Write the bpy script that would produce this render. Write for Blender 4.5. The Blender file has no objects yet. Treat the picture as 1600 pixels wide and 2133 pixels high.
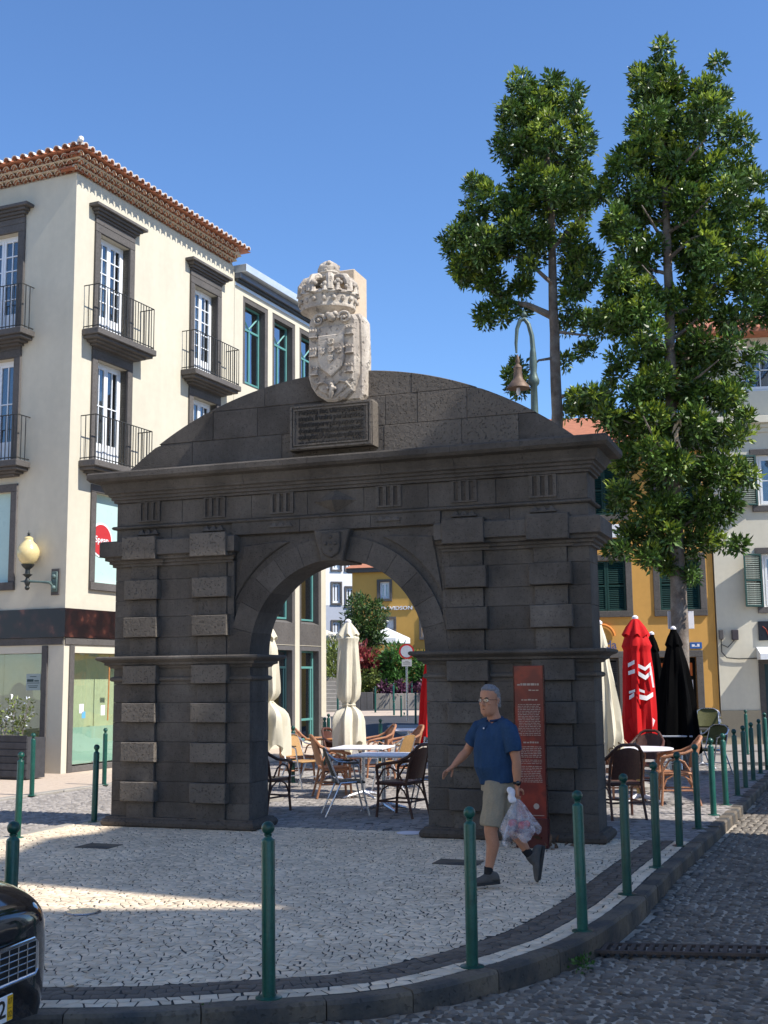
import bpy, bmesh, math, random
import numpy as np
from mathutils import Vector, Matrix, noise

# ------------------------------------------------------------------ camera, sky, sun, exposure
SC = bpy.context.scene
FPX, HOR, ROLL, CZ = 2450.0, 1412.0, 0.0105, 1.75      # focal length in px of the 1600 px photo, horizon row, roll, eye height
TH = math.atan((HOR - 1066.5) / FPX)
cF = Vector((0, math.cos(TH), math.sin(TH))); cR0 = Vector((1, 0, 0)); cU0 = Vector((0, -math.sin(TH), math.cos(TH)))
cR = cR0 * math.cos(ROLL) - cU0 * math.sin(ROLL); cU = cU0 * math.cos(ROLL) + cR0 * math.sin(ROLL)
CAM = Vector((0, 0, CZ))
cd = bpy.data.cameras.new('camera'); cam = bpy.data.objects.new('camera', cd); SC.collection.objects.link(cam)
cd.sensor_fit = 'HORIZONTAL'; cd.sensor_width = 36.0; cd.lens = 36.0 * FPX / 1600.0
cd.clip_start = 0.1; cd.clip_end = 3000.0
cam.matrix_world = Matrix(((cR.x, cU.x, -cF.x, 0), (cR.y, cU.y, -cF.y, 0), (cR.z, cU.z, -cF.z, CZ), (0, 0, 0, 1)))
SC.camera = cam

SUN_AZ, SUN_EL = math.atan2(0.896, -0.444), math.radians(49.0)     # azimuth from +Y clockwise
W = bpy.data.worlds.new('World'); SC.world = W; W.use_nodes = True
wn = W.node_tree.nodes; wl = W.node_tree.links; wn.clear()
sky = wn.new('ShaderNodeTexSky'); sky.sky_type = 'NISHITA'; sky.sun_disc = False
sky.sun_elevation = SUN_EL; sky.sun_rotation = SUN_AZ
sky.altitude = 0.0; sky.air_density = 1.0; sky.dust_density = 0.0; sky.ozone_density = 10.0
bg = wn.new('ShaderNodeBackground'); bg.inputs['Strength'].default_value = 0.15
wo = wn.new('ShaderNodeOutputWorld'); wl.new(sky.outputs[0], bg.inputs[0]); wl.new(bg.outputs[0], wo.inputs[0])
SDIR = Vector((math.sin(SUN_AZ) * math.cos(SUN_EL), math.cos(SUN_AZ) * math.cos(SUN_EL), math.sin(SUN_EL)))
sl = bpy.data.lights.new('sun', 'SUN'); sl.energy = 5.0; sl.angle = math.radians(0.53); sl.color = (1.0, 0.955, 0.88)
so = bpy.data.objects.new('sun', sl); SC.collection.objects.link(so); so.rotation_euler = SDIR.to_track_quat('Z', 'Y').to_euler()
so.location = (20, -12, 40)
SC.view_settings.view_transform = 'Standard'; SC.view_settings.look = 'None'
SC.view_settings.exposure = 0.5; SC.view_settings.gamma = 1.0; SC.view_settings.use_curve_mapping = False

# ------------------------------------------------------------------ helpers
random.seed(7); RNG = np.random.default_rng(7)
COL = SC.collection
def ray(x, y):
    d = cF * FPX + cR * (x - 800) - cU * (y - 1066.5); return d / d.y
def at(x, y, Y): return CAM + ray(x, y) * Y                      # photo point at distance Y
def gp(x, y, z=0.0):
    d = ray(x, y); return CAM + d * ((z - CZ) / d.z)             # photo point on the ground
def U(a, b): return random.uniform(a, b)

def tag(o, label=None, cat=None, group=None, kind=None):
    if label: o['label'] = label
    if cat: o['category'] = cat
    if group: o['group'] = group
    if kind: o['kind'] = kind
    return o
def thing(name, label, cat, loc=(0, 0, 0), rz=0.0, group=None, kind=None):
    o = bpy.data.objects.new(name, None); COL.objects.link(o); o.location = loc; o.rotation_euler = (0, 0, rz); o.empty_display_size = .2
    return tag(o, label, cat, group, kind)
def copy_tree(o, parent=None):
    c = o.copy(); COL.objects.link(c)
    if parent: c.parent = parent
    for ch in list(o.children): copy_tree(ch, c)
    return c
def obj(name, me, parent=None, mat=None):
    o = bpy.data.objects.new(name, me); COL.objects.link(o)
    if parent: o.parent = parent
    if mat is not None:
        for m in (mat if isinstance(mat, (list, tuple)) else [mat]): me.materials.append(m)
    return o

class MB:
    def __init__(s, P=None): s.v = []; s.f = []; s.m = []; s.P = P
    def add(s, vs, fs, mi=0):
        b = len(s.v)
        s.v += [s.P(*v) for v in vs] if s.P else [tuple(v) for v in vs]
        s.f += [tuple(b + i for i in f) for f in fs]; s.m += [mi] * len(fs); return s
    def box(s, x0, x1, y0, y1, z0, z1, mi=0):
        return s.add([(x0, y0, z0), (x1, y0, z0), (x1, y1, z0), (x0, y1, z0), (x0, y0, z1), (x1, y0, z1), (x1, y1, z1), (x0, y1, z1)],
              [(0, 3, 2, 1), (4, 5, 6, 7), (0, 1, 5, 4), (1, 2, 6, 5), (2, 3, 7, 6), (3, 0, 4, 7)], mi)
    def cbox(s, x0, x1, y0, y1, z0, z1, c=.01, mi=0):
        x0, x1 = min(x0, x1), max(x0, x1); y0, y1 = min(y0, y1), max(y0, y1); z0, z1 = min(z0, z1), max(z0, z1)
        X = (x0, x1); Y = (y0, y1); Z = (z0, z1); vs = []; ix = {}
        for i in (0, 1):
            for j in (0, 1):
                for k in (0, 1):
                    p = (X[i], Y[j], Z[k]); q = (X[i] + c * (1 - 2 * i), Y[j] + c * (1 - 2 * j), Z[k] + c * (1 - 2 * k))
                    for a in range(3):
                        w = list(q); w[a] = p[a]; ix[(i, j, k, a)] = len(vs); vs.append(tuple(w))
        g = lambda i, j, k, a: ix[(i, j, k, a)]; fs = []
        for t in (0, 1):
            fs.append([g(t, 0, 0, 0), g(t, 1, 0, 0), g(t, 1, 1, 0), g(t, 0, 1, 0)]); fs.append([g(0, t, 0, 1), g(1, t, 0, 1), g(1, t, 1, 1), g(0, t, 1, 1)]); fs.append([g(0, 0, t, 2), g(1, 0, t, 2), g(1, 1, t, 2), g(0, 1, t, 2)])
            for r in (0, 1):
                fs.append([g(t, r, 0, 0), g(t, r, 1, 0), g(t, r, 1, 1), g(t, r, 0, 1)]); fs.append([g(t, 0, r, 0), g(t, 1, r, 0), g(t, 1, r, 2), g(t, 0, r, 2)]); fs.append([g(0, t, r, 1), g(1, t, r, 1), g(1, t, r, 2), g(0, t, r, 2)])
        for i in (0, 1):
            for j in (0, 1):
                for k in (0, 1): fs.append([g(i, j, k, 0), g(i, j, k, 1), g(i, j, k, 2)])
        return s.add(vs, fs, mi)
    def poly(s, pts, y0, y1, c=0.0, mi=0):                       # outline in x,z pushed from y0 (front, bevelled by c) to y1
        n = len(pts); vs = []
        if c > 0:
            cx = sum(p[0] for p in pts) / n; cz = sum(p[1] for p in pts) / n
            ins = inset(pts, c)
            vs = [(x, y0, z) for x, z in ins] + [(x, y0 + c, z) for x, z in pts] + [(x, y1, z) for x, z in pts]
            fs = [tuple(range(n))] + [(i, (i + 1) % n, n + (i + 1) % n, n + i) for i in range(n)] + [(n + i, n + (i + 1) % n, 2 * n + (i + 1) % n, 2 * n + i) for i in range(n)] + [tuple(range(3 * n - 1, 2 * n - 1, -1))]
        else:
            vs = [(x, y0, z) for x, z in pts] + [(x, y1, z) for x, z in pts]
            fs = [tuple(range(n)), tuple(range(2 * n - 1, n - 1, -1))] + [(i, (i + 1) % n, n + (i + 1) % n, n + i) for i in range(n)]
        return s.add(vs, fs, mi)
    def tube(s, pts, r, n=8, caps=True, mi=0, flat=1.0):
        pts = [Vector(p) for p in pts]; k = len(pts); rs = r if isinstance(r, (list, tuple)) else [r] * k
        vs = []; up = None
        for i, p in enumerate(pts):
            t = (pts[min(i + 1, k - 1)] - pts[max(i - 1, 0)]).normalized()
            if up is None: up = Vector((0, 0, 1)) if abs(t.z) < .9 else Vector((1, 0, 0))
            a = (up - t * up.dot(t)).normalized(); b = t.cross(a); up = a
            for j in range(n):
                q = p + (a * math.cos(2 * math.pi * j / n) * flat + b * math.sin(2 * math.pi * j / n)) * rs[i]; vs.append(tuple(q))
        fs = [(i * n + j, i * n + (j + 1) % n, (i + 1) * n + (j + 1) % n, (i + 1) * n + j) for i in range(k - 1) for j in range(n)]
        if caps: fs += [tuple(range(n - 1, -1, -1)), tuple(range((k - 1) * n, k * n))]
        return s.add(vs, fs, mi)
    def lathe(s, prof, n=16, c=(0, 0, 0), mi=0, sx=1.0, sy=1.0):
        k = len(prof); vs = [(c[0] + r * sx * math.cos(2 * math.pi * j / n), c[1] + r * sy * math.sin(2 * math.pi * j / n), c[2] + z) for r, z in prof for j in range(n)]
        fs = [(i * n + j, i * n + (j + 1) % n, (i + 1) * n + (j + 1) % n, (i + 1) * n + j) for i in range(k - 1) for j in range(n)] + [tuple(range(n - 1, -1, -1)), tuple(range((k - 1) * n, k * n))]
        return s.add(vs, fs, mi)
    def ball(s, c, r, n=12, m=7, mi=0, sx=1, sy=1, sz=1):
        return s.lathe([(max(r * math.sin(math.pi * i / m), 1e-4), -r * sz * math.cos(math.pi * i / m)) for i in range(m + 1)], n, c, mi, sx, sy)
    def sweep(s, x0, x1, y0, y1, prof, mi=0):                    # moulding profile (out, z) run round a rectangle
        vs = []
        for o, z in prof: vs += [(x0 - o, y0 - o, z), (x1 + o, y0 - o, z), (x1 + o, y1 + o, z), (x0 - o, y1 + o, z)]
        k = len(prof); fs = [(i * 4 + j, i * 4 + (j + 1) % 4, (i + 1) * 4 + (j + 1) % 4, (i + 1) * 4 + j) for i in range(k - 1) for j in range(4)] + [(3, 2, 1, 0), tuple(range((k - 1) * 4, k * 4))]
        return s.add(vs, fs, mi)
    def run(s, x0, x1, prof, m0=0.0, m1=0.0, back=.1, mi=0):     # moulding profile (out, z) run along x, facing -y, mitred by m0/m1
        pr = list(prof) + [(-back, prof[-1][1]), (-back, prof[0][1])]; k = len(pr)
        vs = [(x0 - m0 * o, -o, z) for o, z in pr] + [(x1 + m1 * o, -o, z) for o, z in pr]
        fs = [(i, (i + 1) % k, k + (i + 1) % k, k + i) for i in range(k)] + [tuple(range(k - 1, -1, -1)), tuple(range(k, 2 * k))]
        return s.add(vs, fs, mi)
    def mesh(s, name='m'):
        me = bpy.data.meshes.new(name); me.from_pydata(s.v, [], s.f)
        if any(s.m): me.polygons.foreach_set('material_index', s.m)
        return me
    def build(s, name, mat, parent=None, smooth=False, label=None, fixn=True):
        me = s.mesh(name)
        if fixn and len(s.f) < 30000:
            b = bmesh.new(); b.from_mesh(me); bmesh.ops.recalc_face_normals(b, faces=b.faces); b.to_mesh(me); b.free()
        if smooth:
            me.polygons.foreach_set('use_smooth', [True] * len(me.polygons)); me.set_sharp_from_angle(angle=math.radians(40))
        o = obj(name, me, parent, mat)
        if label: o['label'] = label
        return o
def inset(pts, c):
    n = len(pts); A = sum(pts[i][0] * pts[(i + 1) % n][1] - pts[(i + 1) % n][0] * pts[i][1] for i in range(n)); sg = 1 if A > 0 else -1; out = []
    for i in range(n):
        a, b, d = Vector(pts[i - 1]), Vector(pts[i]), Vector(pts[(i + 1) % n])
        e1 = (b - a).normalized(); e2 = (d - b).normalized()
        n1 = Vector((-e1.y, e1.x)) * sg; n2 = Vector((-e2.y, e2.x)) * sg; m = n1 + n2
        if m.length < 1e-4: m = n1
        m.normalize(); out.append(tuple(b + m * (c / max(m.dot(n1), .4))))
    return out
def fast_mesh(name, verts, polys_sizes, loops, smooth=False):
    me = bpy.data.meshes.new(name); verts = np.asarray(verts, dtype=np.float32); loops = np.asarray(loops, dtype=np.int32); sizes = np.asarray(polys_sizes, dtype=np.int32)
    me.vertices.add(len(verts)); me.vertices.foreach_set('co', verts.ravel())
    me.loops.add(len(loops)); me.loops.foreach_set('vertex_index', loops)
    me.polygons.add(len(sizes)); st = np.concatenate(([0], np.cumsum(sizes)[:-1])).astype(np.int32)
    me.polygons.foreach_set('loop_start', st); me.polygons.foreach_set('loop_total', sizes)
    if smooth: me.polygons.foreach_set('use_smooth', np.ones(len(sizes), dtype=bool))
    me.update(calc_edges=True); me.validate(); return me
TMP = bpy.data.scenes.new('workbench')                              # scratch scene for turning text and modifiers into meshes, removed at the end
def baked(o):
    TMP.collection.objects.link(o); vl = TMP.view_layers[0]; vl.update(); me = bpy.data.meshes.new_from_object(o.evaluated_get(vl.depsgraph)); bpy.data.objects.remove(o); return me
def text_mesh(txt, size=.1, extrude=.003, width=None, align='CENTER', shear=0.0):
    cu = bpy.data.curves.new('t', 'FONT'); cu.body = txt; cu.size = size; cu.extrude = extrude; cu.align_x = align; cu.align_y = 'CENTER'; cu.resolution_u = 2; cu.shear = shear; cu.offset = size * .012
    me = baked(bpy.data.objects.new('t', cu)); bpy.data.curves.remove(cu)
    if width:
        xs = [v.co.x for v in me.vertices]; k = width / max(max(xs) - min(xs), 1e-4); me.transform(Matrix.Diagonal((k, 1, 1, 1)))
    me.materials.clear(); return me
STAND = Matrix.Rotation(math.pi / 2, 4, 'X')                      # text lying in xy -> standing in xz, facing -y

# ------------------------------------------------------------------ materials
def M(name, col, rough=.7, metal=0.0, var=.12, scale=3.0, bump=0.0, bscale=60.0, rnd=0.0, isl=0.0, pits=0.0, pscale=30.0, spec=.5, coat=0.0, trans=0.0, translucent=0.0, col2=None, streak=0.0, ior=1.45, world=False):
    m = bpy.data.materials.new(name); m.use_nodes = True; nt = m.node_tree; nd = nt.nodes; L = nt.links
    b = nd['Principled BSDF']; b.inputs['Roughness'].default_value = rough; b.inputs['Metallic'].default_value = metal
    b.inputs['Specular IOR Level'].default_value = spec; b.inputs['Coat Weight'].default_value = coat; b.inputs['Transmission Weight'].default_value = trans; b.inputs['IOR'].default_value = ior
    tc = nd.new('ShaderNodeTexCoord'); src = tc.outputs['Object']
    if world: g = nd.new('ShaderNodeNewGeometry'); src = g.outputs['Position']
    def noi(sc, det=5.0, vec=src, ro=.55):
        n = nd.new('ShaderNodeTexNoise'); n.inputs['Scale'].default_value = sc; n.inputs['Detail'].default_value = det; n.inputs['Roughness'].default_value = ro; L.new(vec, n.inputs['Vector']); return n.outputs['Fac']
    def mr(v, a, c, lo, hi):
        n = nd.new('ShaderNodeMapRange'); n.inputs[1].default_value = a; n.inputs[2].default_value = c; n.inputs[3].default_value = lo; n.inputs[4].default_value = hi; L.new(v, n.inputs[0]); return n.outputs[0]
    def mul(a, c):
        n = nd.new('ShaderNodeMath'); n.operation = 'MULTIPLY'; L.new(a, n.inputs[0]); L.new(c, n.inputs[1]); return n.outputs[0]
    k = mr(noi(scale), .25, .75, 1 - var, 1 + var)
    k = mul(k, mr(noi(scale * 9, 3), .3, .7, 1 - var * .6, 1 + var * .6))
    if rnd: oi = nd.new('ShaderNodeObjectInfo'); k = mul(k, mr(oi.outputs['Random'], 0, 1, 1 - rnd, 1 + rnd))
    if isl: ge = nd.new('ShaderNodeNewGeometry'); k = mul(k, mr(ge.outputs['Random Per Island'], 0, 1, 1 - isl, 1 + isl))
    if streak:
        mp = nd.new('ShaderNodeMapping'); mp.inputs['Scale'].default_value = (1.0, 1.0, .22); L.new(src, mp.inputs[0]); k = mul(k, mr(noi(1.3, 8, mp.outputs[0], .65), .35, .7, 1 - streak, 1.0 + streak * .3))
    pit = None
    if pits:
        pit = mr(noi(pscale, 2.0, ro=.4), .60, .70, 0, 1); k = mul(k, mr(pit, 0, 1, 1, 1 - pits))
    rgb = nd.new('ShaderNodeRGB'); rgb.outputs[0].default_value = (*col, 1); cs = rgb.outputs[0]
    if col2:
        mx = nd.new('ShaderNodeMix'); mx.data_type = 'RGBA'; L.new(mr(noi(scale * .6, 4), .42, .62, 0, 1), mx.inputs[0]); L.new(cs, mx.inputs[6]); mx.inputs[7].default_value = (*col2, 1); cs = mx.outputs[2]
    vm = nd.new('ShaderNodeVectorMath'); vm.operation = 'SCALE'; L.new(cs, vm.inputs[0]); L.new(k, vm.inputs['Scale']); L.new(vm.outputs[0], b.inputs['Base Color'])
    if rough < .95 and rough > .1: L.new(mr(noi(scale * 4, 4), .3, .7, max(rough - .1, .03), min(rough + .1, 1)), b.inputs['Roughness'])
    if bump:
        bp = nd.new('ShaderNodeBump'); bp.inputs['Strength'].default_value = min(bump, 1.0); bp.inputs['Distance'].default_value = .01
        h = noi(bscale, 6)
        if pit is not None:
            s2 = nd.new('ShaderNodeMath'); s2.operation = 'SUBTRACT'; L.new(h, s2.inputs[0]); L.new(pit, s2.inputs[1]); h = s2.outputs[0]
        L.new(h, bp.inputs['Height']); L.new(bp.outputs[0], b.inputs['Normal'])
    if translucent:
        tr = nd.new('ShaderNodeBsdfTranslucent'); L.new(vm.outputs[0], tr.inputs[0]); ms = nd.new('ShaderNodeMixShader'); ms.inputs[0].default_value = translucent
        L.new(b.outputs[0], ms.inputs[1]); L.new(tr.outputs[0], ms.inputs[2]); L.new(ms.outputs[0], nd['Material Output'].inputs[0])
    return m
def glass_mat(name, col, tint=.5, rough=.02):
    m = bpy.data.materials.new(name); m.use_nodes = True; nt = m.node_tree; nd = nt.nodes; L = nt.links; nd.remove(nd['Principled BSDF'])
    gl = nd.new('ShaderNodeBsdfGlossy'); gl.inputs['Roughness'].default_value = rough; gl.inputs[0].default_value = (.95, .97, 1, 1)
    t = nd.new('ShaderNodeBsdfTransparent'); t.inputs[0].default_value = (*col, 1); lw = nd.new('ShaderNodeLayerWeight'); lw.inputs[0].default_value = .5; fr = nd.new('ShaderNodeMath'); fr.operation = 'POWER'; L.new(lw.outputs['Facing'], fr.inputs[0]); fr.inputs[1].default_value = 4.0
    mr = nd.new('ShaderNodeMath'); mr.operation = 'MULTIPLY_ADD'; L.new(fr.outputs[0], mr.inputs[0]); mr.inputs[1].default_value = .8; mr.inputs[2].default_value = .04 + tint * .14
    no = nd.new('ShaderNodeTexNoise'); no.inputs['Scale'].default_value = .8; bp = nd.new('ShaderNodeBump'); bp.inputs['Strength'].default_value = .04; bp.inputs['Distance'].default_value = .3
    tc = nd.new('ShaderNodeTexCoord'); L.new(tc.outputs['Object'], no.inputs[0]); L.new(no.outputs[0], bp.inputs['Height']); L.new(bp.outputs[0], gl.inputs['Normal'])
    mx = nd.new('ShaderNodeMixShader'); L.new(mr.outputs[0], mx.inputs[0]); L.new(t.outputs[0], mx.inputs[1]); L.new(gl.outputs[0], mx.inputs[2]); L.new(mx.outputs[0], nd['Material Output'].inputs[0]); return m

BASALT = M('basalt', (.124, .109, .095), .85, var=.18, scale=2.2, bump=.5, bscale=60, rnd=.13, pits=.35, pscale=55, spec=.3, streak=.32, col2=(.092, .080, .069))
BASALT_ROUGH = M('basalt_rough', (.140, .121, .102), .9, var=.16, scale=2.5, bump=1.0, bscale=28, rnd=.12, pits=.35, pscale=45, spec=.25)
BASALT_DARK = M('basalt_dark', (.085, .071, .059), .85, var=.2, scale=3, bump=.5, bscale=50, rnd=.1, pits=.4, spec=.3)
TRIM = M('grey_stone_trim', (.115, .105, .098), .85, var=.16, scale=2, bump=.4, bscale=45, rnd=.12, pits=.25, spec=.3, streak=.1)
LIME = M('carved_limestone', (.52, .46, .385), .85, var=.2, scale=5, bump=.8, bscale=40, rnd=.05, pits=.4, pscale=16, spec=.3, col2=(.36, .31, .26))
LIME2 = M('limestone_pillar', (.56, .45, .33), .85, var=.1, scale=2, bump=.3, bscale=50, spec=.3)
CREAM = M('cream_plaster', (.60, .55, .435), .9, var=.05, scale=.7, bump=.12, bscale=70, spec=.25, streak=.09)
CREAM2 = M('cream_plaster_shop', (.62, .57, .46), .9, var=.04, scale=.9, bump=.12, bscale=70, spec=.25, streak=.07)
CREAM3 = M('pale_cream_plaster', (.70, .65, .52), .9, var=.05, scale=.8, bump=.12, bscale=60, spec=.25, streak=.08)
YELLOW = M('ochre_plaster', (.66, .36, .10), .9, var=.06, scale=.8, bump=.12, bscale=60, spec=.25, streak=.08)
YELLOW2 = M('far_ochre_plaster', (.58, .33, .085), .9, var=.05, scale=.6, spec=.25, streak=.05)
WHITEW = M('white_plaster', (.80, .79, .77), .9, var=.03, scale=.6, spec=.25, streak=.04)
GREYW = M('grey_blue_plaster', (.42, .44, .49), .9, var=.04, scale=.6, spec=.25)
WPAINT = M('white_paint', (.78, .80, .82), .45, var=.04, scale=4)
IRON = M('dark_iron', (.045, .045, .042), .55, var=.2, scale=6, metal=.3)
TILE = M('clay_roof_tile', (.40, .165, .095), .85, var=.2, scale=6, bump=.3, bscale=50, rnd=.25, isl=.12, spec=.25)
TILEW = M('lime_mortar', (.70, .66, .60), .9, var=.12, scale=9, bump=.3, bscale=40, spec=.2)
TILEC = M('mortar_cream', (.62, .52, .38), .9, var=.12, scale=7, spec=.2)
TEAL = M('teal_painted_steel', (.10, .27, .25), .45, var=.06, scale=4)
DTEAL = M('dark_teal_steel', (.02, .055, .065), .4, var=.1, scale=4)
GREENP = M('green_bollard_paint', (.007, .075, .055), .38, var=.25, scale=7, coat=.15, bump=.15, bscale=60, rnd=.2, pits=.4, pscale=9)
SHUT = M('green_shutter_paint', (.006, .040, .033), .5, var=.12, scale=6, rnd=.08)
GLASS = glass_mat('window_glass', (.55, .60, .62), .8)
GLASSC = glass_mat('shop_glass', (.88, .93, .88), .4)
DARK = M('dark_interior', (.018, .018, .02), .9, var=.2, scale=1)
CURTAIN = M('white_curtain', (.62, .63, .64), .9, var=.08, scale=8)
FROST = M('frosted_teal_film', (.46, .62, .58), .35, var=.04, scale=2)
CREAMIN = M('pale_shop_interior', (.40, .34, .20), .8, var=.1, scale=1.2)
GREENIN = M('pale_green_interior', (.72, .70, .52), .8, var=.08, scale=1.2)
METALC = M('zinc_cornice', (.55, .60, .64), .45, metal=.4, var=.06, scale=2)
STEEL = M('brushed_aluminium', (.62, .62, .64), .3, metal=1.0, var=.06, scale=8)
WPLASTIC = M('white_table_top', (.78, .76, .80), .4, var=.04, scale=5)
WOODT = M('orange_wood_top', (.46, .19, .06), .45, var=.2, scale=9, bump=.1, bscale=30)
RATTAN_SUN = M('sunlit_rattan', (.36, .165, .085), .5, var=.2, scale=30, bump=.6, bscale=90, rnd=.12)  # brown rattan in its sunlit tone, the sun put into the colour
RATTAN_SHADE = M('shaded_rattan', (.075, .028, .018), .45, var=.25, scale=30, bump=.6, bscale=90, rnd=.15)  # the same brown rattan in its shaded tone, shade put into the colour
WICKER = M('tan_wicker', (.42, .24, .09), .6, var=.2, scale=40, bump=.8, bscale=110)
WICKG = M('olive_wicker', (.085, .085, .022), .55, var=.25, scale=40, bump=.8, bscale=110)
SLING = M('grey_brown_sling', (.09, .07, .045), .7, var=.2, scale=40, bump=.4, bscale=150)
CLOTHC = M('cream_canvas', (.72, .66, .52), .9, var=.05, scale=5, bump=.15, bscale=120, spec=.2, translucent=.12)
CLOTHR = M('red_canvas', (.58, .012, .014), .8, var=.06, scale=5, bump=.1, bscale=120, spec=.25, translucent=.08)
CLOTHW = M('white_print', (.75, .72, .72), .8, var=.04, scale=5)
CLOTHK = M('black_canvas', (.003, .003, .0032), .95, var=.2, scale=4, spec=.05)
BARK = M('grey_brown_bark', (.17, .135, .11), .9, var=.3, scale=7, bump=.9, bscale=25, spec=.2, col2=(.24, .21, .18))
LEAF = M('glossy_green_leaf', (.072, .135, .022), .42, var=.40, scale=.9, isl=.6, translucent=.16, spec=.6)
LEAF_LIT = M('sunlit_young_leaf', (.25, .33, .035), .42, var=.15, scale=1, isl=.4, translucent=.3, spec=.55)  # young leaf tone, also carrying the sunlight on upper crown tufts
LEAF2 = M('shrub_leaf', (.05, .095, .02), .45, var=.2, scale=1, isl=.5, translucent=.2)
LEAF3 = M('bright_shrub_leaf', (.06, .15, .03), .45, var=.2, scale=1, isl=.5, translucent=.25)
LEAFR = M('red_leaf', (.26, .05, .05), .5, var=.2, scale=1, isl=.5, translucent=.2)
LEAFP = M('purple_leaf', (.13, .05, .10), .5, var=.2, scale=1, isl=.5, translucent=.2)
LEAFO = M('olive_leaf', (.16, .20, .045), .5, var=.2, scale=1, isl=.5, translucent=.25)
PINK = M('pink_blossom', (.65, .18, .14), .6, var=.1, isl=.3, translucent=.2)
CONC = M('grey_concrete', (.30, .275, .24), .9, var=.12, scale=2, bump=.3, bscale=40, streak=.25, rnd=.06)
CONCD = M('dark_grey_panel', (.105, .10, .10), .85, var=.15, scale=2, bump=.3, bscale=40, streak=.2, rnd=.06)
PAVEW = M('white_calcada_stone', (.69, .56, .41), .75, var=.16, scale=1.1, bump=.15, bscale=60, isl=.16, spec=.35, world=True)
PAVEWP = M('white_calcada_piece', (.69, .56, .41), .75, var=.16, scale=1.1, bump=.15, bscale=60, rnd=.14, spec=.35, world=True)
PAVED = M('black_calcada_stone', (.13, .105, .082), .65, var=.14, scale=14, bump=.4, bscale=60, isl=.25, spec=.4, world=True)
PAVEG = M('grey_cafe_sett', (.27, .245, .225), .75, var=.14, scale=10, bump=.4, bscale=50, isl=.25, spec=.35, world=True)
PEBB = M('dark_road_pebble', (.15, .128, .102), .6, var=.2, scale=14, bump=.3, bscale=70, isl=.35, rnd=.0, spec=.5, world=True)
PEBBP = M('dark_road_pebble_piece', (.15, .128, .102), .6, var=.2, scale=14, bump=.3, bscale=70, rnd=.3, spec=.5, world=True)
GROUT = M('dark_joint_earth', (.026, .024, .022), .95, var=.35, scale=8, bump=.5, bscale=60, col2=(.07, .065, .06), world=True)
MORTAR = M('grey_road_mortar', (.42, .365, .29), .9, var=.25, scale=6, bump=.6, bscale=50, col2=(.32, .265, .20), world=True)
ASPH = M('asphalt', (.050, .050, .055), .9, var=.2, scale=3, bump=.5, bscale=90, world=True)
KERB = M('basalt_kerb', (.165, .133, .098), .8, var=.2, scale=4, bump=.5, bscale=45, rnd=.18, pits=.3, spec=.35, col2=(.06, .058, .055))
LIGHTP = M('light_street_paving', (.48, .44, .38), .9, var=.1, scale=1.5, world=True)
SANDP = M('pinkish_sidewalk', (.50, .40, .31), .9, var=.12, scale=9, bump=.5, bscale=50, pits=.2, pscale=14, world=True)
# ------------------------------------------------------------------ ground
AO = Vector((-.573, 13.750, 0)); AR = math.atan2(-.3387, .941)       # stone arch: centre of its front foot, turn
AU = Vector((math.cos(AR), math.sin(AR), 0)); AV = Vector((-math.sin(AR), math.cos(AR), 0))
KP = [(-6.6, 8.4), (-5, 7.45), (-3, 6.66), (-1.6, 6.54), (-.81, 6.65), (-.19, 6.79), (.21, 6.99), (.54, 7.28), (.86, 7.6), (1.35, 8.25), (1.93, 9.42), (2.62, 11.1), (3.76, 13.77), (4.73, 16.1), (6.34, 20.0), (8.4, 25), (9.6, 27.9)]
def catmull(P, step=.06):
    out = []
    for i in range(len(P) - 1):
        p0, p1, p2, p3 = (np.array(P[max(0, min(len(P) - 1, i + k))]) for k in (-1, 0, 1, 2)); n = max(2, int(np.linalg.norm(p2 - p1) / step))
        for t in np.arange(n) / n: out.append(.5 * (2 * p1 + (p2 - p0) * t + (2 * p0 - 5 * p1 + 4 * p2 - p3) * t * t + (3 * p1 - p0 - 3 * p2 + p3) * t ** 3))
    out.append(np.array(P[-1])); return np.array(out)
KC = catmull(KP); KT = np.gradient(KC, axis=0); KT /= np.linalg.norm(KT, axis=1)[:, None]; KN = np.stack((-KT[:, 1], KT[:, 0]), 1)   # inward normal
def kdist(p):
    p = np.asarray(p); out = np.empty(len(p))
    for a in range(0, len(p), 4000):
        q = p[a:a + 4000]; d2 = ((q[:, None, :] - KC[None]) ** 2).sum(2); i = d2.argmin(1); out[a:a + 4000] = ((q - KC[i]) * KN[i]).sum(1)
    return out
def left_edge(y): return -4.42 + .354 * (y - 13.7)
def road_z(x, y): return -.085 - .06 * math.exp(-((x - 1.6) ** 2 + (y - 8.6) ** 2) / 5.0) - .03 * min(1, max(0, (y - 8) / 3))

def sheet(name, pts, z, mat, kind='structure', hole=None):
    me = bpy.data.meshes.new(name); me.from_pydata([(x, y, z if not callable(z) else z(x, y)) for x, y in pts], [], [tuple(range(len(pts)))])
    return tag(obj(name, me, None, mat), kind=kind)
road = sheet('road', [(-400, -300), (400, -300), (400, 700), (-400, 700)], -.20, LIGHTP)
# cobbled road surface following the kerb
rv = []; rf = []; nx, ny = 60, 70
for j in range(ny + 1):
    for i in range(nx + 1):
        x = -9 + 22 * i / nx; y = 1 + 29 * j / ny; rv.append((x, y, road_z(x, y) - .012))
for j in range(ny):
    for i in range(nx): a = j * (nx + 1) + i; rf.append((a, a + 1, a + nx + 2, a + nx + 1))
me = bpy.data.meshes.new('road_mortar'); me.from_pydata(rv, [], rf); cobroad = tag(obj('cobbled_road', me, None, MORTAR), kind='structure')

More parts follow.
